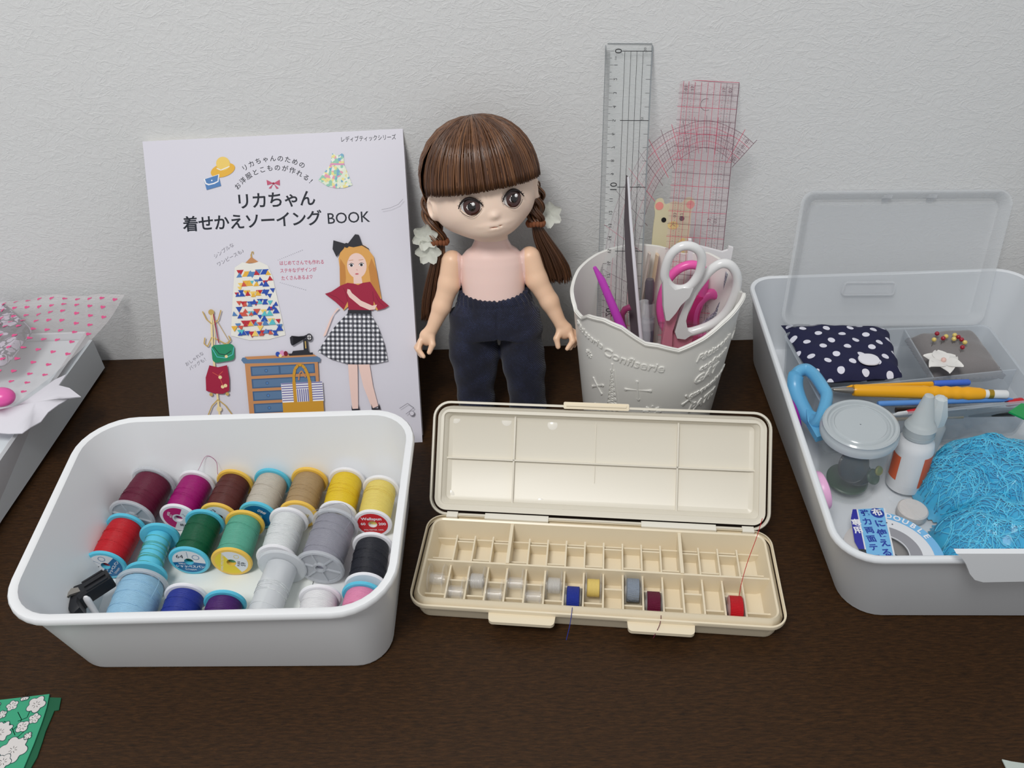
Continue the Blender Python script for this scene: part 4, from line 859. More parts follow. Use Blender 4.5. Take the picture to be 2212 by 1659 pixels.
b = B(); b.add(V, F); body = b.build('body', [SK, SK2, SK3], doll, sharp=180)
mi_ = []
for p in body.data.polygons:
    x, z = p.center.x/S, p.center.z/S
    side = abs(x+22) > (26.6 if z > 108 else 29)
    mi_.append(1 if (side and z < 150.5) else (2 if z < 157 else 0))
body.data.polygons.foreach_set('material_index', mi_)
for cx_, z_ in ((-41, 0), (3.5, 0)):
    b = B(); b.sph((cx_, -6, 7), 1, 12, sq=(9, 16, 7)); b.lathe([(8, 0), (8, 22)], 16) if False else None; b.build('foot', SK, doll)
# trousers
DN = mat('denim', (22, 26, 52), .85, sheen=.15)
v = coords(DN, (1, 1, 1), (0, math.radians(35), 0)); wvn = N(DN, 'ShaderNodeTexWave'); wvn.inputs['Scale'].default_value = 300; wvn.inputs['Distortion'].default_value = 1.5; LK(DN, v, wvn.inputs[0])
nz = noise(DN, coords(DN), 1500, 2, .7); nb = noise(DN, coords(DN), 60, 3)
f1 = math_(DN, 'MULTIPLY', math_(DN, 'MULTIPLY', wvn.outputs[1], nz.outputs[0]), nb.outputs[0]); r_ = ramp(DN, f1, [(.05, (15, 17, 34)), (.2, (20, 24, 48)), (.42, (66, 78, 122))]); LK(DN, r_.outputs[0], BS(DN).inputs['Base Color']); bump(DN, wvn.outputs[1], .35, .0004)
def pants(X, Y, Z):
    top = np.maximum((np.sqrt(((X+21)/prof(Z, [70, 95, 108, 114, 118], [37, 35.5, 30.5, 28.2, 28.4]))**2+((Y)/prof(Z, [70, 95, 108, 114, 118], [25, 24.4, 22.4, 21.2, 21.6]))**2)-1)*24, np.maximum(Z-(114.5+.14*Y+.0022*(X+21)**2), 79-Z))
    d = top
    for cx0, cx1, w0, w1 in ((-40, -41, 21, 15.2), (-1.5, 3.6, 18.6, 15.6)):
        zt = [8, 25, 60, 82, 96]; cx = prof(Z, [12, 85], [cx1, cx0]); rx = prof(Z, zt, [w1, w1+.6, w0, w0-1, w0-3]); ry = prof(Z, zt, [15.5, 16, 19, 22, 18])
        l = (np.sqrt(((X-cx)/rx)**2+(Y/ry)**2)-1)*rx; l = np.maximum(l, np.maximum(Z-98, 9-Z)); d = smin(d, l, 4)
    A_ = np.arctan2(Y, X+21)
    g = np.clip((Z-98)/16, 0, 1); d = d+g*.75*np.sin(A_*34+np.sin(Z*.4)*1.2)*np.clip((Z-98)/10, 0, 1)
    d = d+.55*np.sin(Z*.16+X*.11+1.4*np.sin(X*.09))*np.clip((100-Z)/20, 0, 1)+.4*np.sin(Z*.33-X*.19+Y*.1)*np.clip((100-Z)/20, 0, 1)
    d = d+.9*np.exp(-((X+18.5-(Z-100)*.05)/1.1)**2)*(Y < 0)*(Z > 72)       # front seam
    d = d+.5*np.exp(-((Z-106)/1.2)**2)                                   # casing stitch
    return d
V, F = nets(pants, (-70, -32, 6), (28, 32, 121), 1.0); b = B(); b.add(V, F); b.build('trousers', DN, doll, sharp=180)
# eyes
EW = mat('eye_white', (240, 238, 236), .15, coat=.6); EI = mat('iris_brown', (70, 36, 30), .12, coat=.8); EP = mat('pupil', (18, 12, 12), .08, coat=1); LS = mat('lash', (30, 18, 16), .5); HL = mat('eye_glint', (250, 250, 250), .2)
def part_m(b, name, m, M, parent, **kw): o = b.build(name, m, parent, **kw); M2 = M.copy(); M2.translation = M.translation*S; o.matrix_local = M2; return o
for s_ in (-1, 1):
    E0 = Vector((s_*15.6, -34.4, -12)); ya = s_*16
    EM = HM @ Matrix.Translation(E0) @ Matrix.Rotation(math.radians(ya), 4, 'Z')
    b = B(); b.sph((0, 2.4, 0), 1, 14, sq=(8.4, 4.7, 7.1)); eye = part_m(b, 'eye', EW, EM, doll)
    def dome(r, y_, mi_name, m, dx=0, dz=0):
        b = B(); b.loft([[(dx+r*q*math.cos(t), y_-.9*math.sqrt(max(0, 1-q*q)), dz+r*q*1.06*math.sin(t)) for t in [2*PI*j/28 for j in range(28)]] for q in (1, .9, .7, .4, .05)], cap0=False); return b.build(mi_name, m, eye)
    dome(6.3, -1.2, 'iris', EI, 0.6, .1); dome(3.1, -2.0, 'pupil', EP, 0.6, .1); dome(1.3, -2.8, 'glint', HL, 2.2, 2.0)
    b = B(); n_ = 14; pts = [(-9.1+18.2*i/n_, -1.9-1.2*math.sin(PI*i/n_), -.2+6.9*math.sin(PI*(i/n_)**.9)**.75) for i in range(n_+1)]
    b.tube(pts, [.25+.65*math.sin(PI*i/n_)+.15 for i in range(n_+1)], 6)
    for (x0, z0, dx, dz) in ((-7.6, 1.4, -2, 1), (-6.2, 3.2, -1.6, 1.4), (7.4, 1.4, 2, .8), (6.4, 3, 1.8, 1.2)): b.tube([(x0, -2, z0), (x0+dx, -2.4, z0+dz)], [.4, .1], 5)
    b.build('eyelashes', LS, eye)
    b = B(); pts = [(-7.9+15.8*i/10, -1.9-.8*math.sin(PI*i/10), -1.9-5.2*math.sin(PI*i/10)**.8) for i in range(11)]; b.tube(pts, .2, 5); b.build('lower_lashes', LS, eye)
b = B(); b.tube([(-6.8, -34.0, -27.9), (-3.4, -35.5, -29.2), (0, -35.9, -29.8), (3.4, -35.5, -29.2), (6.8, -34.0, -27.9)], [.2, .5, .6, .5, .2], 6)
b.tube([(-3.6, -34.4, -31.4), (0, -35.2, -31.8), (3.6, -34.4, -31.4)], [.4, 1.1, .4], 8); part_m(b, 'lips', mat('lip_pink', (226, 142, 134), .6, spec=.2), HM, doll)
# hair
def hair_mat(name, rgb):
    m = mat(name, rgb, .34, spec=.6); m_b = BS(m); m_b.inputs['Anisotropic'].default_value = .5
    nz = noise(m, coords(m, (1, 1, .15)), 420, 3); c0 = lin(rgb); x = N(m, 'ShaderNodeMix', data_type='RGBA'); x.inputs[6].default_value = (*[q*.7 for q in c0], 1); x.inputs[7].default_value = (*[min(1, q*1.3) for q in c0], 1); LK(m, nz.outputs[0], x.inputs[0]); LK(m, x.outputs[2], m_b.inputs['Base Color']); return m
H1 = [hair_mat('hair_brown', (104, 68, 43)), hair_mat('hair_dark', (80, 51, 33)), hair_mat('hair_light', (124, 84, 54))]
P0 = Vector((1, -9, 43)).normalized()
def slerp(a, b_, t):
    w_ = math.acos(max(-1, min(1, a.dot(b_)))); 
    return (a*math.sin((1-t)*w_)+b_*math.sin(t*w_))/math.sin(w_)
RH = Vector((43.5, 41.5, 44))
def strand(b, d0, d1, off0, off1, r, n_=9, ext=None, end_curl=0, mi=0):
    pts = []
    for i in range(n_+1):
        t = i/n_; d = slerp(d0, d1, t); o_ = off0+(off1-off0)*t+1.4*math.sin(PI*min(1, t*1.2)); pts.append(Vector((d.x*(RH.x+o_), d.y*(RH.y+o_)+1, d.z*(RH.z+o_)+1)))
    if ext: pts += [pts[-1]+Vector(e) for e in ext]
    b.tube(pts, [r*.8]+[r]*(len(pts)-2)+[r*.35], 4, mi, flat=.45)
def bun(name, gen, parent=doll, M=HM):
    b = B(); gen(b); return part_m(b, name, H1, M, parent, sharp=180)
def cap_gen(b):
    rings = []
    for i in range(1, 22):
        t = PI*i/22*0.80; ring = []
        for j in range(48):
            a = 2*PI*j/48; d = Vector((math.sin(t)*math.cos(a), math.sin(t)*math.sin(a), math.cos(t)))
            ring.append(d)
        rings.append(ring)
    # the shell is drawn back from the face: low front vertices slide up
    out = []
    for ring in rings:
        o_ = []
        for d in ring:
            if d.y < -.25 and d.z < .25: 
                h_ = .25; s_ = math.sqrt(max(0, 1-h_*h_)); xy = Vector((d.x, d.y)).normalized()*s_; d = Vector((xy.x, xy.y, h_))
            o_.append((d.x*RH.x, d.y*RH.y+1, d.z*RH.z+1))
        out.append(o_)
    b.loft(out, 1)
def side_gen(b):
    for s_ in (-1, 1):
        for k in range(420):
            a = rng.uniform(.0, 1.0); phi = math.radians(-20+200*a)      # from beside the fringe round to the nape
            root = Vector((s_*.93, .26+.16*rng.uniform(-1, 1), -.24+.14*rng.uniform(-1, 1)))
            mid_ = Vector((s_*math.cos(math.radians(-16+104*a)), math.sin(math.radians(-16+104*a)), .26-.46*a)).normalized()
            st = (P0+Vector((rng.uniform(-.04, .04), a*1.1*rng.uniform(.7, 1), 0))).normalized()
            if (st-mid_).length < .1: continue
            pts = []
            for i in range(10):
                t = i/9; d = slerp(slerp(st, mid_, min(1, t*1.0)), root.normalized(), t*t) if t > 0 else st
                o_ = .6+rng.uniform(0, .5)+2.2*math.sin(PI*t); pts.append((d.x*(RH.x+o_), d.y*(RH.y+o_)+1, d.z*(RH.z+o_)+1))
            b.tube(pts, rng.uniform(.45, .8), 4, int(rng.choice([0, 0, 1, 2])), flat=.4)
def bang_gen(b):
    for k in range(900):
        az = math.radians(rng.uniform(-72, 72)); q = rng.uniform(0, 1)
        zz = -.045+.016*rng.uniform(-1, 1)-.03*abs(az); cz = math.sqrt(1-zz*zz)
        d1 = Vector((math.sin(az)*cz, -math.cos(az)*cz, zz)); st = (P0+Vector((math.sin(az)*.10*rng.uniform(0, 1), rng.uniform(-.03, .14), 0))).normalized()
        strand(b, st, d1, .8+1.6*q, 1.5+2.4*q, rng.uniform(.45, .85), 10, None, 0, int(rng.choice([0, 0, 1, 1, 2])))
bun('hair', lambda b: (cap_gen(b), side_gen(b)))
bun('fringe', bang_gen)
TIE = mat('hair_tie', (124, 72, 42), .8); FLW2 = mat('organza_white', (236, 238, 228), .5, alpha=.5)
def pigtail(root, mids, tie, tail, fan, flower_at):
    b = B(); path = spline([root]+mids+[tie], 8); m_ = len(path)
    for ph in (0, 2*PI/3, 4*PI/3):
        for k in range(26):
            pts = []; a1 = rng.uniform(0, 2*PI); rr1 = rng.uniform(1.8, 4.4)
            for i, p in enumerate(path):
                t = i/(m_-1); tw = ph+t*2.2*PI; s0 = 1-.22*t; c_ = Vector((math.cos(tw)*4.0, math.sin(tw)*4.0, 0)); c_ += Vector((math.cos(a1+t)*rr1, math.sin(a1+t)*rr1, 0)); pts.append(p+c_*s0*(.75 if i == 0 else 1)*(.8 if i == m_-1 else 1))
            b.tube(pts, .95, 4, int(rng.choice([0, 1, 1, 2])), flat=.6)
    pt = spline(tail, 6)
    for k in range(230):
        a1 = rng.uniform(0, 2*PI); q = math.sqrt(rng.uniform(0, 1)); cut = rng.uniform(.86, 1); pts = []
        for i, p in enumerate(pt):
            t = i/(len(pt)-1)*cut; R_ = 3.5+(fan-3.5)*min(1, t*1.5)*(1-.25*t); pts.append(Vector(pt[min(len(pt)-1, int(t*(len(pt)-1)))]).lerp(pt[min(len(pt)-1, int(t*(len(pt)-1))+1)], (t*(len(pt)-1)) % 1)+Vector((math.cos(a1)*q*R_, math.sin(a1)*q*R_*.55, 0)))
        b.tube(pts, [.5]*(len(pts)-1)+[.15], 4, int(rng.choice([0, 1, 1, 1])), flat=.6)
    pg_ = b.build('pigtail', H1, doll, sharp=180)
    b = B(); c = Vector(tie)
    for k in range(14):
        t = 2*PI*k/14; b.sph((c.x+6.2*math.cos(t), c.y+5.6*math.sin(t), c.z+.5*math.sin(3*t)), 1.9, 6, sq=(1, 1, 1.25))
    b.build('hair_tie', TIE, pg_)
    b = B()
    for fc in flower_at:
        for k in range(6):
            a = k*PI/3+fc[3]; ca, sa = math.cos(a), math.sin(a); V = []; F = []
            for i in range(6):
                t = i/5; wd = 4.6*math.sin(PI*(.12+.8*t))
                for j in range(5):
                    u_ = (j/4-.5)*2; x = t*10.5; y = u_*wd; h_ = 2.6*t*t+1.4*u_*u_*t+.4*math.sin(7*u_+k)
                    V.append((fc[0]+x*ca-y*sa*1, fc[1]-h_, fc[2]+x*sa+y*ca))
                    if i and j: q = len(V)-1; F.append((q, q-1, q-6, q-5))
            b.add(V, F)
            V2 = [(v_[0]+.1, v_[1]+.25, v_[2]) for v_ in V]; b.add(V2, [f[::-1] for f in F])
    b.build('flower_ornament', FLW2, pg_, sharp=180)
pigtail((-67, 6, 192), [(-68.5, 5, 180), (-66, 3, 168)], (-62.5, 0, 156), [(-62, 0, 155), (-65, 2, 140), (-70, 6, 120), (-74, 9, 100), (-76, 10, 86)], 9.5, [(-73, -3, 161, .3), (-71.5, -2, 149, 1.0)])
pigtail((10.5, 6, 200), [(14.5, 5, 188), (13.8, 3, 177)], (14, 0, 168), [(14.5, 0, 167), (19, 3, 155), (26, 6, 140), (31, 8, 126), (33, 8, 116)], 13, [(25, 12, 172, .5)])
# ---------------------------------------------------------------- large storage box on the right
WB = mat('box_white', (228, 232, 236), .4)
sb_ = thing('storage_box', 'large white plastic storage box full of sewing tools, at the right', 'box', (310, -180, 0))
b = B(); b.T = Matrix.Translation((-310, 180, 0))
tray(b, [(206, -317), (424, -324), (428, -22), (214, -20)], [(179, -338), (427, -345), (433, -28), (200, -28)], 0, 86, 24, 22, 2, 2.2, 3); b.build('box_body', WB, sb_)
b = B(); pl = [(2066, 1196), (2076, 1202), (2087, 1219), (2095, 1240), (2106, 1253), (2124, 1258), (2330, 1254), (2330, 1196)]
V = [Vector(atY(x, y, -346.4))-Vector((310, -180, 0)) for x, y in pl]; b.loft([[tuple(v) for v in V], [tuple(v+Vector((0, 3.5, 0))) for v in V]]); b.build('grip_flange', WB, sb_, smooth=False)
CT = mat('organizer_clear', (206, 214, 222), .25, alpha=.34, coat=.3); CLD = mat('lid_clear', (222, 226, 230), .3, alpha=.28)
og = thing('organizer_tray', 'clear plastic compartment tray with its hinged lid raised against the wall, in the right box', 'organizer', (310, -120, 0))
b = B(); b.T = Matrix.Translation((-310, 120, 0))
tray(b, [(236, -174), (394, -158), (400, -64), (232, -66)], [(232, -178), (398, -162), (404, -60), (228, -62)], 8, 50, 5, 6, 1.2, 1.2, 2); b.build('tray_body', CT, og)
def wallp(b, a, c, z0, z1, t=1.2):
    a = Vector(a); c = Vector(c); d = (c-a).normalized(); n_ = Vector((-d.y, d.x))*t/2; b.loft([[(p.x, p.y, z) for p in (a-n_, c-n_, c+n_, a+n_)] for z in (z0, z1)])
for a, c in (((233, -141), (397, -123)), ((328, -130), (332, -62))): b = B(); b.T = Matrix.Translation((-310, 120, 0)); wallp(b, a, c, 9, 49); b.build('divider', CT, og, smooth=False)
lo_ = Vector((-84, 60, 56)); LF = Matrix.Identity(4); ux = Vector((1, 0, -.03)).normalized(); uy = Vector((.10, .5, .86)).normalized(); uy = (uy-ux*uy.dot(ux)).normalized(); uz = ux.cross(uy)
for i in range(3): LF[i][0], LF[i][1], LF[i][2], LF[i][3] = ux[i], uy[i], uz[i], lo_[i]
b = B(); tray(b, [(6, 5), (167, 5), (187, 107), (21, 107)], [(0, 0), (172, 0), (192, 112), (15, 112)], -10, 0, 8, 10, 1.2, 2, 2)
lo2 = part_m(b, 'lid', CLD, LF, og)
b = B(); b.loft([[(x, y, z) for x, y in rr([(51, 25), (97, 25), (99, 37), (54, 37)], 3, i)] for z, i in ((-7.6, 0), (-4.2, 0), (-4.2, 1.4), (-7.4, 1.6))]); b.build('thumb_catch', CLD, lo2)
for x in (80, 118): b = B(); b.loft([[(x, 107, -1), (x+9, 107, -1), (x+9, 110, 0), (x+2, 110, 0)], [(x+3, 104, -7), (x+8, 104, -7), (x+8, 108, -7), (x+4, 108, -7)]]); b.build('snap_tab', CLD, lo2, smooth=False)
# pillow-like cloth
def pillow(quad, z0, h, n_=26, fn=None, edge=.12, wob=0):
    V = []; F = []; q = [Vector(p) for p in quad]
    for side in (1, -1):
        base = len(V)
        for i in range(n_+1):
            for j in range(n_+1):
                u_, v_ = i/n_, j/n_; p = (q[0]*(1-u_)+q[1]*u_)*(1-v_)+(q[3]*(1-u_)+q[2]*u_)*v_
                e = (min(1, min(u_, 1-u_)/edge*.9)**.5 if min(u_, 1-u_) > 0 else 0)*(min(1, min(v_, 1-v_)/edge*.9)**.5 if min(v_, 1-v_) > 0 else 0)
                z = z0+side*h*e*(.72+.28*math.sin(PI*u_)*math.sin(PI*v_)); w_ = wob*math.sin(p.x*.23+p.y*.11)*math.sin(p.y*.19-p.x*.07)*e
                V.append((p.x+(wob*.5*math.sin(v_*23) if i in (0, n_) else 0), p.y+(wob*.5*math.sin(u_*21) if j in (0, n_) else 0), z+(w_ if side > 0 else 0)+(fn(u_, v_) if fn else 0)))
        for i in range(n_):
            for j in range(n_):
                a = base+i*(n_+1)+j; f = (a, a+n_+1, a+n_+2, a+1); F.append(f if side > 0 else f[::-1])
    return V, F
PD = mat('navy_polka', (24, 26, 62), .85); t_ = coords(PD, (1, 1, 1), (0, 0, .10)); sp = N(PD, 'ShaderNodeSeparateXYZ'); LK(PD, t_, sp.inputs[0])
def lat(ox, oy, px_=.0195, py_=.0190, r=.0029):
    a = math_(PD, 'SUBTRACT', math_(PD, 'FRACT', math_(PD, 'ADD', math_(PD, 'DIVIDE', sp.outputs[0], px_), ox+50)), .5); c_ = math_(PD, 'SUBTRACT', math_(PD, 'FRACT', math_(PD, 'ADD', math_(PD, 'DIVIDE', sp.outputs[1], py_), oy+50)), .5)
    a = math_(PD, 'MULTIPLY', a, px_); c_ = math_(PD, 'MULTIPLY', c_, py_); return math_(PD, 'LESS_THAN', math_(PD, 'ADD', math_(PD, 'MULTIPLY', a, a), math_(PD, 'MULTIPLY', c_, c_)), r*r)
m_or = math_(PD, 'MAXIMUM', lat(.1, .05), lat(.55, .55)); mx = N(PD, 'ShaderNodeMix', data_type='RGBA'); mx.inputs[6].default_value = (*lin((25, 27, 64)), 1); mx.inputs[7].default_value = (*lin((226, 226, 238)), 1); LK(PD, m_or, mx.inputs[0]); LK(PD, mx.outputs[2], BS(PD).inputs['Base Color'])
nz = noise(PD, coords(PD), 900, 2); bump(PD, nz.outputs[0], .3, .0003)
po = thing('polka_dot_pouch', 'navy cloth pouch with white polka dots, back left of the clear organizer tray', 'pouch', (271, -94, 47))
V, F = pillow([(-37, -36), (34, -33), (48, 36), (-41, 47)], 0, 10, wob=1.2); b = B(); b.add(V, F); b.build('pouch_cloth', PD, po, sharp=180)
b = B(); b.add(*pillow([(0, 0), (1, 0), (1, 1), (0, 1)], 0, 0, 2)) if False else None
b.loft([[(9.5+x, -20+y, z) for x, y in rr([(-8, -7), (8, -8), (9, 7), (-8, 8)], 7, i)] for z, i in ((9.4, 0), (10.4, .3), (10.6, 2))]); b.build('white_patch', mat('white_felt', (230, 230, 238), .8), po)
PG = mat('pincushion_grey', (128, 124, 124), .9, sheen=.3); nz = noise(PG, coords(PG), 700, 3); bump(PG, nz.outputs[0], .4, .0005)
pcn = thing('pincushion', 'grey cloth pincushion with a white fabric flower, back right of the organizer tray', 'pincushion', (357, -93, 40))
V, F = pillow([(-24, -27), (34, -28), (36, 33), (-22, 28)], 0, 14, wob=.8); b = B(); b.add(V, F); b.build('cushion', PG, pcn, sharp=180)
b = B()
for (p, q) in (((-24, -27), (34, -28)), ((34, -28), (36, 33)), ((36, 33), (-22, 28)), ((-22, 28), (-24, -27))):
    m_ = 12
    for i in range(m_):
        a = Vector(p).lerp(Vector(q), (i+.5)/m_); b.sph((a.x, a.y, 0), 2.6, 5, sq=(1, 1, .45))
b.build('scalloped_edge', mat('lace_grey', (112, 106, 108), .9), pcn)
fo = Vector(at(2037, 781, 56))-Vector((357, -93, 40)); b = B(); b2 = B()
for k in range(6):
    a = k*PI/3+.45; ca, sa = math.cos(a), math.sin(a); V = []; F = []
    for i in range(7):
        t = i/6; wd = 6.4*math.sin(PI*(.06+.90*t**.8))+.2
        for j in range(7):
            u_ = (j/6-.5)*2; x = t*15; y = u_*wd; h_ = 1.6*math.sin(t*2.4)+1.2*u_*u_*t-1.6*t*t
            V.append((fo.x+x*ca-y*sa, fo.y+x*sa+y*ca, fo.z+h_+.3*(k % 2)))
            if i and j: q = len(V)-1; F.append((q, q-7, q-8, q-1))
    b.add(V, F); b.add([(x_, y_, z_-.25) for x_, y_, z_ in V], [f[::-1] for f in F])
fl_ = b.build('fabric_flower', mat('satin_white', (232, 230, 226), .4, sheen=.5), pcn, sharp=180); b2.sph((fo.x, fo.y, fo.z+1.8), 2, 8); b2.build('flower_centre', mat('pearl_pink', (226, 190, 180), .3), fl_)
RD = mat('pearl_red', (156, 10, 40), .18, coat=.6); YD = mat('pearl_yellow', (224, 200, 110), .18, coat=.6)
pin_desc = {0: 'red-headed pin, leftmost red head, at the back of the pincushion', 1: 'red-headed pin partly behind a yellow head, second red from the left', 2: 'red-headed pin, middle one of the five red heads', 3: 'red-headed pin between a red and a yellow head on the right', 4: 'red-headed pin nearest the front right of the cushion',
            5: 'yellow-headed pin, leftmost of all the pins', 6: 'yellow-headed pin touching the second red head', 7: 'small yellow-headed pin farthest back on the right group', 8: 'yellow-headed pin in the middle of the pincushion, just left of the red heads', 9: 'yellow-headed pin, rightmost of all the pins'}
for i, (x, y, m_) in enumerate([(1530, 1228, RD), (1578, 1265, RD), (1697, 1255, RD), (1722, 1275, RD), (1728, 1335, RD), (1507, 1275, YD), (1600, 1250, YD), (1668, 1240, YD), (1662, 1270, YD), (1747, 1297, YD)]):
    p = Vector(at(x/3.607+1600, y/3.607+380, 59)); t = thing('sewing_pin', pin_desc[i], 'pin', tuple(p), group='pearl-headed pins in the grey pincushion')
    b = B(); b.sph((0, 0, 0), 1.9, 9); b.build('pin_head', m_, t); b = B(); b.tube([(0, 0, 0), (.5, 1, -8)], .25, 5); b.build('pin_shaft', STEEL, t)
# writing tools lying in the front compartment
def along(name, label, cat, a, c):
    a = Vector(a); c = Vector(c); d = (c-a).normalized(); t = thing(name, label, cat, tuple(a)); frame(t, tuple(a), d, Vector((-d.y, d.x, 0))); return t, (c-a).length
YP = mat('pen_amber', (242, 172, 20), .3)
yp, L_ = along('correction_pen', 'thick amber yellow pen with a ribbed grip and white end, lying across the organizer tray', 'pen', at(1800, 842, 52), at(2176, 852, 52))
b = B(); b.lathe([(1.1, 0), (1.3, 1), (2.4, 10), (2.4, 16)], 20, axis='x'); b.build('tip', mat('nickel', (160, 154, 146), .3, metal=.8), yp)
pr = [(4.2, 15), (4.8, 17), (5.0, 60)]+[(5.0+.35*math.sin(i*PI/2), 66+i*2.0) for i in range(18)]+[(5.0, 103), (4.6, 109), (3.8, 112)]; b = B(); b.lathe(pr, 28, axis='x'); b.build('barrel', YP, yp)
b = B(); b.lathe([(3.4, 111), (3.4, L_-1), (2.8, L_)], 20, axis='x'); b.build('end_cap', mat('pen_white', (230, 230, 230), .3), yp)
b = B(); b.lathe([(3.6, 115), (3.6, 118.5)], 20, axis='x'); b.build('ring', mat('brass', (196, 160, 60), .3, metal=.8), yp)
t, L_ = along('amber_pencil', 'slim amber pencil just behind the thick amber pen', 'pencil', at(1828, 837, 50), at(2040, 829, 50)); b = B(); b.lathe([(.6, 0), (2, 4), (2.2, L_)], 6, axis='x'); b.build('barrel', YP, t, smooth=False)
t, L_ = along('blue_pen', 'short royal blue pen behind the thick amber pen', 'pen', at(2016, 829, 51), at(2094, 826, 51)); b = B(); b.lathe([(2.2, 0), (2.6, 1), (2.6, L_-1), (2, L_)], 16, axis='x'); b.build('barrel', mat('royal_plastic', (62, 108, 212), .35), t)
t, L_ = along('light_blue_pen', 'long thin light blue pen in front of the amber pen', 'pen', at(1896, 872, 47), at(2188, 862, 47)); b = B(); b.lathe([(1.8, 0), (2.2, 2), (2.2, L_-8), (.5, L_)], 16, axis='x'); b.build('barrel', mat('sky_plastic', (90, 144, 214), .35), t)
t, L_ = along('red_handled_tool', 'thin steel tool with a red end at the far right of the organizer tray', 'tool', at(2088, 886, 44), at(2208, 866, 44)); b = B(); b.lathe([(.5, 0), (1.1, 8), (1.1, L_-10)], 12, axis='x'); b.build('shaft', STEEL, t); b = B(); b.lathe([(2.6, L_-13), (2.8, L_-12), (2.8, L_-1), (2.4, L_)], 16, axis='x'); b.build('handle', mat('red_plastic', (200, 24, 36), .35), t)
t, L_ = along('red_brush', 'red handled brush with white bristles, between the jar lid and the glue bottle', 'brush', at(1928, 896, 42), at(2034, 878, 42)); b = B(); b.lathe([(.4, 0), (1.6, 5), (1.4, 12)], 12, axis='x'); b.build('bristles', mat('bristle_white', (232, 232, 230), .7), t); b = B(); b.lathe([(1.8, 12), (2, 14), (2, L_-1), (1.2, L_)], 12, axis='x'); b.build('handle', mat('red_plastic'), t)
t, L_ = along('brass_needle', 'brass coloured rod in the front of the organizer tray, beside the jar', 'rod', at(1925, 906, 36), at(2080, 900, 36)); b = B(); b.lathe([(1.5, 0), (1.5, L_)], 10, axis='x'); b.build('shaft', mat('brass'), t)
t, L_ = along('black_marker', 'dark pen lying in the organizer tray behind the blue yarn', 'pen', at(2030, 893, 38), at(2190, 890, 36)); b = B(); b.lathe([(3.2, 0), (3.6, 1), (3.6, L_)], 16, axis='x'); b.build('barrel', mat('ink_black_plastic', (34, 32, 30), .3), t)
t, L_ = along('steel_compass', 'steel rod with a black grip at the bottom of the organizer tray', 'tool', at(1935, 886, 30), at(2120, 884, 30)); b = B(); b.lathe([(2.2, 0), (2.2, L_)], 12, axis='x'); b.build('shaft', mat('brown_plastic', (70, 54, 44), .4), t)
# blue scissors handle and round cases along the left wall
SB = mat('sky_handle', (104, 178, 220), .3); o_ = Vector((228, -150, 48)); t = thing('blue_scissors', 'light blue chunky scissor handle standing against the left wall of the right box', 'scissors', tuple(o_))
b = B(); L1 = closed_spline([Vector(at(x, y, z))-o_ for x, y, z in ((1722, 806, 58), (1742, 799, 60), (1760, 812, 60), (1778, 838, 60), (1786, 856, 58), (1779, 888, 54), (1766, 912, 46), (1748, 902, 40), (1728, 868, 44), (1718, 834, 50))]); b.tube(L1, [4.6]*len(L1), 10, closed=True, flat=1.3); b.build('handle', SB, t)
b = B(); o3 = [Vector(at(x, y, 40))-o_ for x, y in ((1738, 892), (1770, 905), (1786, 948), (1762, 955), (1742, 920))]; b.loft([[tuple(v) for v in o3], [tuple(v+Vector((0, 0, 5))) for v in o3]]); b.build('shank', SB, t, smooth=False)
def case(name, label, cat, a, r, m_, h=9, tilt=(0, 0, 0)):
    t = thing(name, label, cat, a, tilt); b = B(); b.lathe([(r-2.5, -h/2), (r-.7, -h/2+.8), (r, -h/2+2.4), (r, h/2-2.4), (r-.7, h/2-.8), (r-2.5, h/2)], 36); b.build('case_body', m_, t); return t
case('tape_measure', 'round purple case wedged between the box wall and the blue scissor handle', 'case', (207, -162, 40), 15, mat('purple_plastic', (146, 26, 150), .35), 8, (0, math.radians(78), .1))
case('pink_case', 'pale pink oval case standing against the left wall in front of the jar', 'case', (206.5, -240, 38), 14, mat('pale_pink_plastic', (232, 176, 214), .35), 7, (0, math.radians(80), .1))
# glass jar
GJ = mat('jar_glass', (220, 228, 228), .04, alpha=.10, coat=1); JL = mat('jar_lid', (196, 204, 208), .22, alpha=.80, coat=.4)
jr = thing('glass_jar', 'small glass jar of dark buttons with a translucent plastic lid', 'jar', (244, -202, 4.5), (math.radians(3), math.radians(-4), 0))
b = B(); b.lathe([(18, 0), (20.5, 2), (22.5, 14), (24.5, 34), (24.6, 46), (22.6, 55), (21.5, 58)], 44, cap=False); b.lathe([(0.5, 3), (17.5, 3.2), (19.4, 5), (21.4, 15), (23.4, 34), (23.4, 46), (21.4, 55), (20.4, 58)], 44, cap=False); b.lathe([(0.5, .2), (18, 0)], 44, cap=False); b.lathe([(21.5, 58), (20.4, 58)], 44, cap=False); b.build('glass_body', GJ, jr)
b = B(); b.lathe([(25.2, 55), (26.6, 56), (26.8, 59.5), (26.0, 61), (25.2, 63), (25.6, 64.4), (24.4, 65.4), (22.6, 65.2), (21.6, 63.4), (20.2, 63.2), (19.0, 64.6), (18, 64.8), (17.2, 63.8), (.5, 63.8)], 48, cap=False); b.lathe([(.5, 62.2), (20, 62), (24.4, 60), (25.2, 55)], 48, cap=False); b.build('jar_lid', JL, jr)
BB = mat('button_black', (12, 12, 18), .25, coat=.3); BG = mat('button_green', (52, 78, 56), .3); BV = mat('button_brass', (150, 150, 70), .3, metal=.5)
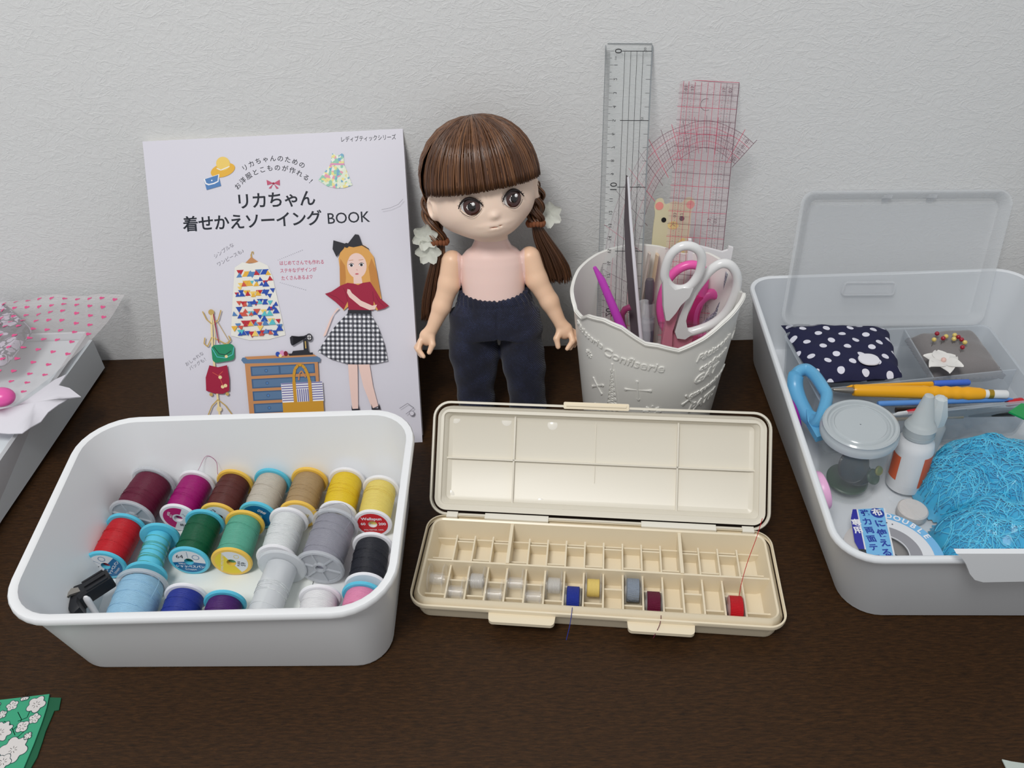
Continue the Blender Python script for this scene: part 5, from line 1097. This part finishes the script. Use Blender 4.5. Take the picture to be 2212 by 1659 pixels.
for i, (x, y, z, r, rx_, rz_, m_, de) in enumerate([(239, -214, 36, 13, 62, .3, BB, 'large glossy black button standing upright against the jar glass'), (246, -206, 22, 12, 18, 0, BB, 'black button lying under the upright one in the jar'), (256, -214, 24, 6, 50, .6, BG, 'dark green button at the right side of the jar'), (258, -215, 31, 3.6, 60, .5, BV, 'tiny brass button above the green one in the jar'), (243, -204, 12, 15, 6, 0, BG, 'wide green button at the bottom of the jar'), (234, -196, 50, 6, 30, 0, mat('button_white', (220, 216, 224), .3), 'small pale button near the top of the jar'), (248, -196, 44, 8, 50, .2, mat('button_violet', (66, 50, 84), .3), 'violet button behind the black ones in the jar')]):
    t = thing('button', de, 'button', (x, y, z), (math.radians(rx_), 0, rz_), 'buttons inside the glass jar'); b = B(); b.lathe([(r-1, -1), (r, -.3), (r, .5), (r-.8, 1.2), (r*.72, .8), (.4, .8)], 28); b.build('button_disc', m_, t)
# glue bottle
GB = mat('glue_white', (228, 230, 232), .3, alpha=.97); GN = mat('nozzle', (200, 208, 210), .3, alpha=.78)
gl = thing('glue_bottle', 'white glue bottle with an orange label and translucent nozzle, beside the jar', 'bottle', (287, -205, 5), (math.radians(-3), math.radians(-2), 0))
b = B(); b.lathe([(11, 0), (13, 1.6), (13.2, 4), (13.2, 38), (12, 44), (8.5, 48.5), (8.5, 50)], 36); b.build('bottle_body', GB, gl)
b = B(); b.lathe([(10.4, 49), (10.6, 50), (10.4, 56), (10.8, 57), (9.6, 59.5), (9.2, 60.5), (7.8, 62), (3.6, 82), (3.0, 84), (2.0, 84.6)], 32); b.lathe([(10.9, 51.5), (10.9, 52.3)], 32, cap=False); b.build('nozzle_cap', GN, gl)
def lab_(m_, name, z0, z1, a0, a1, r, par): 
    b = B(); n_ = 14; V = []; F = []
    for i in range(n_+1):
        a = math.radians(a0+(a1-a0)*i/n_); V += [(r*math.cos(a), r*math.sin(a), z0), (r*math.cos(a), r*math.sin(a), z1)]
        if i: F.append((2*i-2, 2*i, 2*i+1, 2*i-1))
    b.add(V, F); return b.build(name, m_, par)
lab_(mat('orange_label', (222, 104, 66), .5), 'orange_label', 8, 36, -80, -22, 13.35, gl); lab_(mat('orange_label'), 'orange_label', 12, 34, -190, -150, 13.35, gl)
g2 = thing('bottle_with_cap', 'small clear capped bottle behind the glue bottle', 'bottle', (303, -186, 5)); b = B(); b.lathe([(9, 0), (10, 1), (10, 44), (7, 48)], 30); b.build('bottle_body', mat('bottle_clear', (216, 222, 224), .2, alpha=.45), g2); b = B(); b.lathe([(8.4, 47), (8.4, 56), (6, 64), (4.4, 69), (2, 70.5)], 8); b.build('bottle_cap', mat('cap_pearl', (214, 222, 224), .25, alpha=.85), g2, sharp=20)
# double sided tape in its printed package
dt = thing('double_sided_tape', 'roll of double-sided fabric tape in a light blue package with Japanese lettering', 'tape', (250, -262, 0))
o_ = Vector((250, -262, 0)); zt = 22
ctr = Vector(at(1916, 1190, zt))-o_; b = B()
b.loft([[(ctr.x+q*math.cos(2*PI*j/60), ctr.y+q*math.sin(2*PI*j/60), z) for j in range(60)] for q, z in ((18, 5), (27.5, 5), (27.5, zt-1.2), (27, zt-1), (18, zt-1))], close=True); b.build('tape_roll', mat('tape_roll_grey', (196, 192, 190), .5), dt)
b = B(); cdm = [mat('card_sky', (120, 186, 232), .4), mat('card_navy', (50, 52, 160), .4), mat('card_white', (226, 228, 232), .4), mat('card_grey', (150, 150, 156), .4)]
def onz(pts, z): return [tuple(Vector(at(x, y, z))-o_) for x, y in pts]
def fp(pts, z, mi): V = onz(pts, z); b.add(V, [tuple(range(len(V)))[::-1]], mi)
fp([(1842, 1100), (1850, 1100), (1868, 1186), (1855, 1186), (1846, 1170), (1838, 1120)], zt+.1, 1); fp([(1850, 1100), (1853, 1100), (1871, 1187), (1868, 1187)], zt+.15, 2)
fp([(1853, 1100), (1908, 1097), (1934, 1215), (1876, 1215)], zt+.1, 0); fp([(1908, 1097), (1911, 1097), (1937, 1215), (1933, 1215)], zt+.15, 2)
def annx(r0, r1, a0, a1, z, mi):
    n_ = 20; V = []; F = []
    for i in range(n_+1):
        a = math.radians(a0+(a1-a0)*i/n_); V += [(ctr.x+r0*math.cos(a), ctr.y+r0*math.sin(a), z), (ctr.x+r1*math.cos(a), ctr.y+r1*math.sin(a), z)]
        if i: F.append((2*i-2, 2*i-1, 2*i+1, 2*i)[::-1])
    b.add(V, F, mi)
annx(30, 36, -20, 92, zt+.05, 0); annx(14.5, 22.5, -30, 100, zt+.05, 3)
b.prism([(ctr.x+36*math.cos(math.radians(-40+150*j/30)), ctr.y+36*math.sin(math.radians(-40+150*j/30))) for j in range(31)]+[(ctr.x+14*math.cos(math.radians(110-150*j/30)), ctr.y+14*math.sin(math.radians(110-150*j/30))) for j in range(31)], zt-.8, zt, 2)
b.build('package_card', cdm, dt, smooth=False)
b = B(); DB = mat('print_blue', (34, 62, 160), .5); uu = (Vector(at(1908, 1097, zt))-Vector(at(1853, 1100, zt))); ra = math.atan2(uu.y, uu.x)
def kan(ch, x, y, s_, mi=0): p = Vector(at(x, y, zt))-o_; b.text(ch, p.x, p.y, zt+.25, s_, mi, ra, .03)
cc = onz([(1895, 1108)], zt+.2)[0]; b.add([(cc[0]+4.6*math.cos(a), cc[1]+4.6*math.sin(a), zt+.2) for a in [i*PI/12 for i in range(24)]], [tuple(range(24))], 0); kan('布', 1895, 1108, 7, 1)
for i, ch in enumerate('に使える'): kan(ch, 1901+i*5, 1132+i*21, 7)
for i, ch in enumerate('強力両面テープ'): kan(ch, 1869+i*4.6, 1109+i*18.6, 6.2)
kan('専', 1850, 1130, 6.5, 1); kan('用', 1854, 1146, 6.5, 1)
for i, ch in enumerate('DOUBLE'):
    a = math.radians(68-i*9.6); b.text(ch, ctr.x+32.9*math.cos(a), ctr.y+32.9*math.sin(a), zt+.3, 6.2, 1, a-PI/2, .03)
for a in (78, 70, 62): b.add([(ctr.x+26*math.cos(math.radians(a))+.5*math.cos(q), ctr.y+26*math.sin(math.radians(a))+.5*math.sin(q), zt+.3) for q in [i*PI/4 for i in range(8)]], [tuple(range(8))], 2)
b.build('package_print', [DB, mat('print_white'), TXD], dt, smooth=False)
pdk = Vector(at(1973, 1098, 12)); b = B(); b.lathe([(9.5, 4.8), (10.5, 6), (10.5, 11), (9.5, 12)], 30); o = b.build('round_spool', mat('card_disc', (216, 210, 206), .6), None); o.location = (pdk.x*S, pdk.y*S, 0); tag(o, 'round white cardboard spool lying between the glue bottle and the printed tape package', 'spool')
# hank of light blue elastic in a clear bag
YB = mat('elastic_blue', (30, 176, 222), .6, spec=.3); YB2 = mat('elastic_blue_light', (84, 204, 238), .6, spec=.3)
MND = [(322, -222, 32, 34, 38), (348, -216, 46, 46, 41), (326, -272, 46, 34, 42), (374, -278, 46, 40, 38), (302, -290, 26, 24, 26), (398, -246, 24, 48, 34)]
def hgt(x, y):
    h_ = 0
    for cx_, cy_, rx_, ry_, hz in MND:
        q = 1-((x-cx_)/rx_)**2-((y-cy_)/ry_)**2
        if q > 0: h_ = max(h_, hz*.95*q**.42)
    return h_*(1+.10*math.sin(x*.16+1.5*math.sin(y*.09))*math.sin(y*.17+.5))
yh = thing('elastic_hank', 'tangled bundle of light blue elastic cord inside a clear bag, front of the right box', 'elastic cord', (340, -250, 4.5))
b = B(); V = []; F = []; nx, ny = 64, 60; idn = {}
for i in range(nx+1):
    for j in range(ny+1):
        x = 266+i*(426-266)/nx; y = -328+j*(160)/ny; h_ = hgt(x, y)
        V.append((x-340, y+250, max(.2, h_-1.2)+.8*math.sin(x*.9)*math.sin(y*.8)*(h_ > 3)))
for i in range(nx):
    for j in range(ny):
        q = (i*(ny+1)+j, (i+1)*(ny+1)+j, (i+1)*(ny+1)+j+1, i*(ny+1)+j+1)
        if any(V[k][2] > 1.4 for k in q): F.append(q)
b.add(V, F)
for k in range(1700):
    x, y = rng.uniform(268, 422), rng.uniform(-322, -172)
    if hgt(x, y) < 6: continue
    a = rng.uniform(0, 2*PI); curl = rng.normal(0, .16); pts = []; st = rng.uniform(1.1, 1.9)
    for i in range(int(rng.uniform(10, 18))):
        h_ = hgt(x, y)
        if h_ < 2: break
        pts.append((x-340, y+250, h_+.5+rng.uniform(-.2, .5))); x += st*math.cos(a); y += st*math.sin(a); a += curl+rng.normal(0, .10)
    if len(pts) > 4: b.tube(pts, .42, 4, int(rng.random() < .4)+0)
o = b.build('elastic_strands', [YB, YB2], yh, sharp=180); o['kind'] = 'stuff'
BG_ = mat('bag_film', (235, 240, 242), .05, alpha=.06, coat=1)
def film(name, label, x0, x1, y0, y1, fz, nx=60, ny=60, m_=BG_, clip=None):
    V = []; F = []
    for i in range(nx+1):
        for j in range(ny+1): x = x0+(x1-x0)*i/nx; y = y0+(y1-y0)*j/ny; V.append((x-x0, y-y0, fz(x, y)))
    for i in range(nx):
        for j in range(ny):
            q = (i*(ny+1)+j, (i+1)*(ny+1)+j, (i+1)*(ny+1)+j+1, i*(ny+1)+j+1)
            if clip is None or all(clip(V[k][0]+x0, V[k][1]+y0) for k in q): F.append(q)
    t = thing(name, label, 'plastic bag', (x0, y0, 0)); b = B(); b.add(V, F); b.build('film', m_, t, sharp=180); return t
def crz(x, y): return 1.5*math.sin(x*.21+2*math.sin(y*.05))*math.sin(y*.17+x*.04)+1.0*abs(math.sin(x*.13-y*.21+1.3*math.sin(x*.06)))+.7*math.sin(x*.5+y*.36)
film('elastic_bag', 'clear crinkled plastic bag wrapped around the light blue elastic', 276, 416, -316, -176, lambda x, y: max(hgt(x, y), 4)+9+crz(x, y), clip=lambda x, y: not (x < 300 and y > -204+.5*(x-276)))
def bz(x, y): return 30+14*math.exp(-((x-385)/30)**2-((y+205)/26)**2)+1.6*crz(x, y)
film('clear_bag', 'crinkled clear bag behind the blue elastic at the right end of the box', 318, 428, -214, -168, bz, 50, 30)
film('clear_bag', 'small clear bag on the box floor between the jar and the tape package', 268, 300, -256, -220, lambda x, y: 10+1.4*crz(x, y), 24, 24)
gk = thing('green_packet', 'green plastic packet at the right edge of the right box', 'packet', (0, 0, 0)); p0 = [Vector(at(x, y, 56)) for x, y in ((2178, 892), (2205, 874), (2260, 882), (2270, 925), (2222, 912))]; gk.location = p0[0]*S; b = B(); b.loft([[tuple(p-p0[0]) for p in p0], [tuple(p-p0[0]+Vector((0, 0, 1.4))) for p in p0]]); b.build('packet', mat('green_plastic', (30, 150, 80), .35), gk, smooth=False)
# ---------------------------------------------------------------- box at the left with a heart-printed bag
lb_ = thing('cardboard_box', 'white box at the left edge, half covered by a heart-printed bag', 'box', (-500, -180, 0))
b = B(); b.T = Matrix.Translation((500, 180, 0)); tray(b, [(-620, -345), (-401, -345), (-412, -14), (-620, -14)], [(-620, -345), (-396, -345), (-407, -14), (-620, -14)], 0, 44, 2, 2, 3, 0, 2); b.build('box_body', mat('box_card_white', (222, 224, 228), .5), lb_, smooth=False)
b = B(); b.T = Matrix.Translation((500, 180, 0)); b.box(-616, -404, -340, -18, 3.4, 36); b.build('box_lining', mat('lining_white', (226, 232, 236), .6), lb_, smooth=False)
TS = mat('tissue_white', (226, 224, 232), .8)
ps = thing('tissue_paper', 'white paper with a torn edge hanging over the side of the left box', 'paper', (-400, -130, 46))
out_ = [(0, 898), (60, 862), (118, 820), (144, 808), (127, 832), (150, 838), (175, 857), (150, 861), (126, 874), (104, 890), (88, 911), (66, 923), (48, 936), (20, 937), (-30, 933), (-60, 900)]
V = [Vector(at(x, y, 50+2*math.sin(i*1.7)-.03*(x-60)))-Vector((-400, -130, 46)) for i, (x, y) in enumerate(out_)]; c0 = sum(V, Vector())/len(V); b = B(); n_ = len(V)
VV = [tuple(c0+Vector((0, 0, 5)))]+[tuple(v) for v in V]+[tuple((v*.55+c0*.45)+Vector((0, 0, 3+.5*math.sin(i*2.1)))) for i, v in enumerate(V)]
F = [(0, 1+n_+i, 1+n_+(i+1) % n_) for i in range(n_)]+[(1+n_+i, 1+i, 1+(i+1) % n_, 1+n_+(i+1) % n_) for i in range(n_)]
b.add(VV, F); b.add([(x, y, z-.5) for x, y, z in VV], [f[::-1] for f in F]); b.build('paper_sheet', TS, ps, sharp=180)
FG = mat('grey_floral', (120, 120, 140), .8); vo = N(FG, 'ShaderNodeTexVoronoi', feature='DISTANCE_TO_EDGE'); vo.inputs['Scale'].default_value = 75; nd = noise(FG, coords(FG), 60, 3); mxv = N(FG, 'ShaderNodeMix', data_type='VECTOR'); mxv.inputs[0].default_value = .03
LK(FG, coords(FG), mxv.inputs[4]); LK(FG, nd.outputs[1], mxv.inputs[5]); LK(FG, mxv.outputs[1], vo.inputs[0]); n9 = noise(FG, coords(FG), 38, 2)
ra_ = ramp(FG, vo.outputs[0], [(0, (40, 38, 56)), (.05, (46, 44, 66)), (.09, (206, 196, 214)), (.5, (190, 180, 200))]); rb__ = ramp(FG, n9.outputs[0], [(0, (44, 42, 62)), (.5, (60, 66, 84)), (.55, (255, 255, 255))], 'CONSTANT'); mm = N(FG, 'ShaderNodeMix', data_type='RGBA', blend_type='MULTIPLY'); mm.inputs[0].default_value = .9; LK(FG, ra_.outputs[0], mm.inputs[6]); LK(FG, rb__.outputs[0], mm.inputs[7]); LK(FG, mm.outputs[2], BS(FG).inputs['Base Color'])
ff = thing('floral_fabric', 'folded grey fabric with pale flowers inside the heart-printed bag at the left edge', 'fabric', (-470, -50, 50))
b = B()
for dz, sc_2 in ((0, 1), (9, .96)):
    q = [Vector(at(x, y, 54+dz)) for x, y in ((-70, 800), (10, 786), (68, 712), (10, 654), (-70, 654))]; qq = [(p.x+470, p.y+50) for p in q]; cxx = sum(p[0] for p in qq)/5; cyy = sum(p[1] for p in qq)/5
    b.loft([[(cxx+(x-cxx)*s_*sc_2, cyy+(y-cyy)*s_*sc_2, z) for x, y in rr([tuple(p) for p in qq], 6)] for s_, z in ((.97, 0+dz), (1, 2+dz), (1, 6+dz), (.95, 8.4+dz))])
b.build('folded_cloth', FG, ff)
pk = thing('pink_ball', 'hot pink rounded object inside the bag at the very left edge', 'ball', at(2, 858, 60)); b = B(); b.sph((0, 0, 0), 11, 12, sq=(1, .8, .7)); b.build('ball_body', mat('hot_pink'), pk)
HB = mat('heart_bag_film', (232, 226, 228), .16, alpha=.30, coat=.6); HK = mat('heart_pink', (226, 84, 140), .4)
T0 = [Vector(p) for p in ((-364, -6.5, 77), (-372, -30, 66), (-384, -55, 58), (-399, -88, 52), (-408, -120, 53), (-424, -160, 54))]
rt = spline(T0, 6); nR = len(rt)
hb = thing('heart_bag', 'crinkled translucent bag printed with small pink hearts, draped over the left box', 'plastic bag', (-450, -80, 50)); o_ = Vector((-450, -80, 50))
def bagp(u_, v_):
    i = u_*(nR-1); k = min(int(i), nR-2); p = rt[k].lerp(rt[k+1], i-k); L_ = 175*v_
    dirn = Vector((-1, -.06-.25*u_*u_, -.02))
    q = p+dirn*L_; e = min(1, v_*6); rise = 16*math.sin(PI*min(1, v_*1.3))*(.25+.75*math.sin(PI*min(1, u_*1.15)))
    q.z += rise+e*(1.8*math.sin(u_*17+5*v_)*math.sin(v_*21)+1.1*math.sin(31*u_*v_+8*u_)+.8*abs(math.sin(v_*33+u_*19)))
    if u_ < .12: q.y = min(q.y, -4-u_*20)
    q.y = min(q.y, -3.5); return q
b = B(); V = []; F = []; n1, n2 = 60, 80
for i in range(n1+1):
    for j in range(n2+1): V.append(tuple(bagp(i/n1, j/n2)-o_))
for i in range(n1):
    for j in range(n2): a = i*(n2+1)+j; F.append((a, a+1, a+n2+2, a+n2+1))
b.add(V, F); b.build('film', HB, hb, sharp=180)
b = B(); hs = []
for k in range(16):
    t = 2*PI*k/16; hs.append((16*math.sin(t)**3/16, (13*math.cos(t)-5*math.cos(2*t)-2*math.cos(3*t)-math.cos(4*t))/16))
for i in range(13):
    for j in range(15):
        u_ = (i+.5)/13*.96+.01; v_ = (j+.5+.5*(i % 2))/16
        if v_ > .98: continue
        c_ = bagp(u_, v_); e1 = (bagp(u_, min(1, v_+.01))-c_).normalized(); e2 = (bagp(min(1, u_+.01), v_)-c_).normalized(); nn_ = e1.cross(e2).normalized()
        if nn_.z < 0: nn_ = -nn_
        s_ = 2.1; b.add([tuple(c_+nn_*.5-e1*(x*s_)-e2*(y*s_)-o_) for x, y in hs], [tuple(range(16))])
b.build('heart_print', HK, hb, smooth=False)
# ---------------------------------------------------------------- floral fabric, front left corner
GF = mat('green_fabric', (58, 160, 122), .85); GD = mat('dark_green_fabric', (20, 92, 62), .85); FW = mat('flower_white', (214, 210, 208), .8); FO = mat('flower_line', (32, 62, 70), .8)
fb = thing('green_floral_fabric', 'green fabric printed with white flowers, at the front left corner of the desk', 'fabric', (-320, -400, 0))
tr_ = lambda x, y, z=1: Vector(at(x, y, z))-Vector((-320, -400, 0))
low = [tr_(x, y) for x, y in ((100, 1506), (132, 1507), (127, 1533), (117, 1535), (110, 1552), (98, 1580), (92, 1600), (80, 1635), (60, 1670), (40, 1720), (-80, 1720), (-80, 1515))]
b = B(); b.loft([[(p.x, p.y, z) for p in low] for z in (.2, .9)]); b.build('lower_layer', GD, fb, smooth=False)
up = [tr_(x, y) for x, y in ((-80, 1522), (0, 1514), (50, 1508), (108, 1501), (102, 1530), (92, 1562), (74, 1610), (52, 1662), (28, 1720), (-80, 1720))]
b = B(); b.loft([[(p.x, p.y, z) for p in up] for z in (1.2, 2.0)]); b.build('printed_layer', GF, fb, smooth=False)
b = B()
def outl(pts, w_, mi, z):
    n_ = len(pts)
    for i in range(n_):
        a, c_ = Vector(pts[i]), Vector(pts[(i+1) % n_]); d = c_-a
        if d.length < 1e-6: continue
        d = Vector((-d.y, d.x)).normalized()*w_/2; b.add([(*(a-d), z), (*(c_-d), z), (*(c_+d), z), (*(a+d), z)], [(0, 1, 2, 3)], mi)
for cx_, cy_, R_, k_ in ((80, 1524, 8, 5), (28, 1526, 5, 5), (76, 1554, 5, 5), (50, 1572, 5.5, 4), (2, 1584, 10, 9), (30, 1622, 12, 6), (-30, 1560, 7, 5), (-40, 1640, 9, 6), (6, 1546, 4, 5), (8, 1648, 7, 5), (56, 1508, 4, 4), (62, 1592, 3.4, 4), (-10, 1530, 5, 5)):
    R_ *= .72; zf = 2.06+.03*((cx_*7+cy_*3) % 11); c_ = tr_(cx_, cy_); pts = [(c_.x+R_*(.72+.28*abs(math.sin(k_*t/2+cx_)))*math.cos(t), c_.y+R_*(.72+.28*abs(math.sin(k_*t/2+cx_)))*math.sin(t)) for t in [2*PI*j/48 for j in range(48)]]
    def ok(p): return inside(p[0], p[1], [(q.x, q.y) for q in up])
    if not all(ok(p) for p in pts): pts = [p for p in pts if ok(p)]
    if len(pts) < 8: continue
    b.add([(c_.x, c_.y, zf)]+[(x, y, zf) for x, y in pts], [(0, i+1, (i+1) % len(pts)+1) for i in range(len(pts))], 0); outl(pts, .35, 1, zf+.01)
    for j in range(7):
        a = j*.9; outl([(c_.x+1*math.cos(a), c_.y+1*math.sin(a)), (c_.x+2.4*math.cos(a), c_.y+2.4*math.sin(a))], .25, 1, zf+.012)
for pts in ([(40, 1540), (48, 1556), (44, 1566), (30, 1578)], [(66, 1538), (60, 1552), (40, 1560)], [(20, 1600), (40, 1594), (56, 1580)], [(10, 1560), (24, 1566), (34, 1590)]):
    P_ = [(q.x, q.y) for q in [tr_(x, y) for x, y in pts]]
    for a, c_ in zip(P_[:-1], P_[1:]): outl([a, c_], .35, 1, 2.08)
b.build('flower_print', [FW, FO], fb, smooth=False)
b = B(); pts = [Vector(at(x, y, 1.5)) for x, y in ((2164, 1641), (2185, 1644), (2225, 1650), (2300, 1660), (2300, 1760), (2200, 1760), (2176, 1662))]
b.loft([[(p.x, p.y, z+(.8 if i == 0 else 0)) for i, p in enumerate(pts)] for z in (.4, 1.2)]); tag(b.build('paper_corner', mat('paper_grey', (186, 196, 190), .7), None, smooth=False), 'corner of a white sheet of paper at the bottom right of the desk', 'paper')
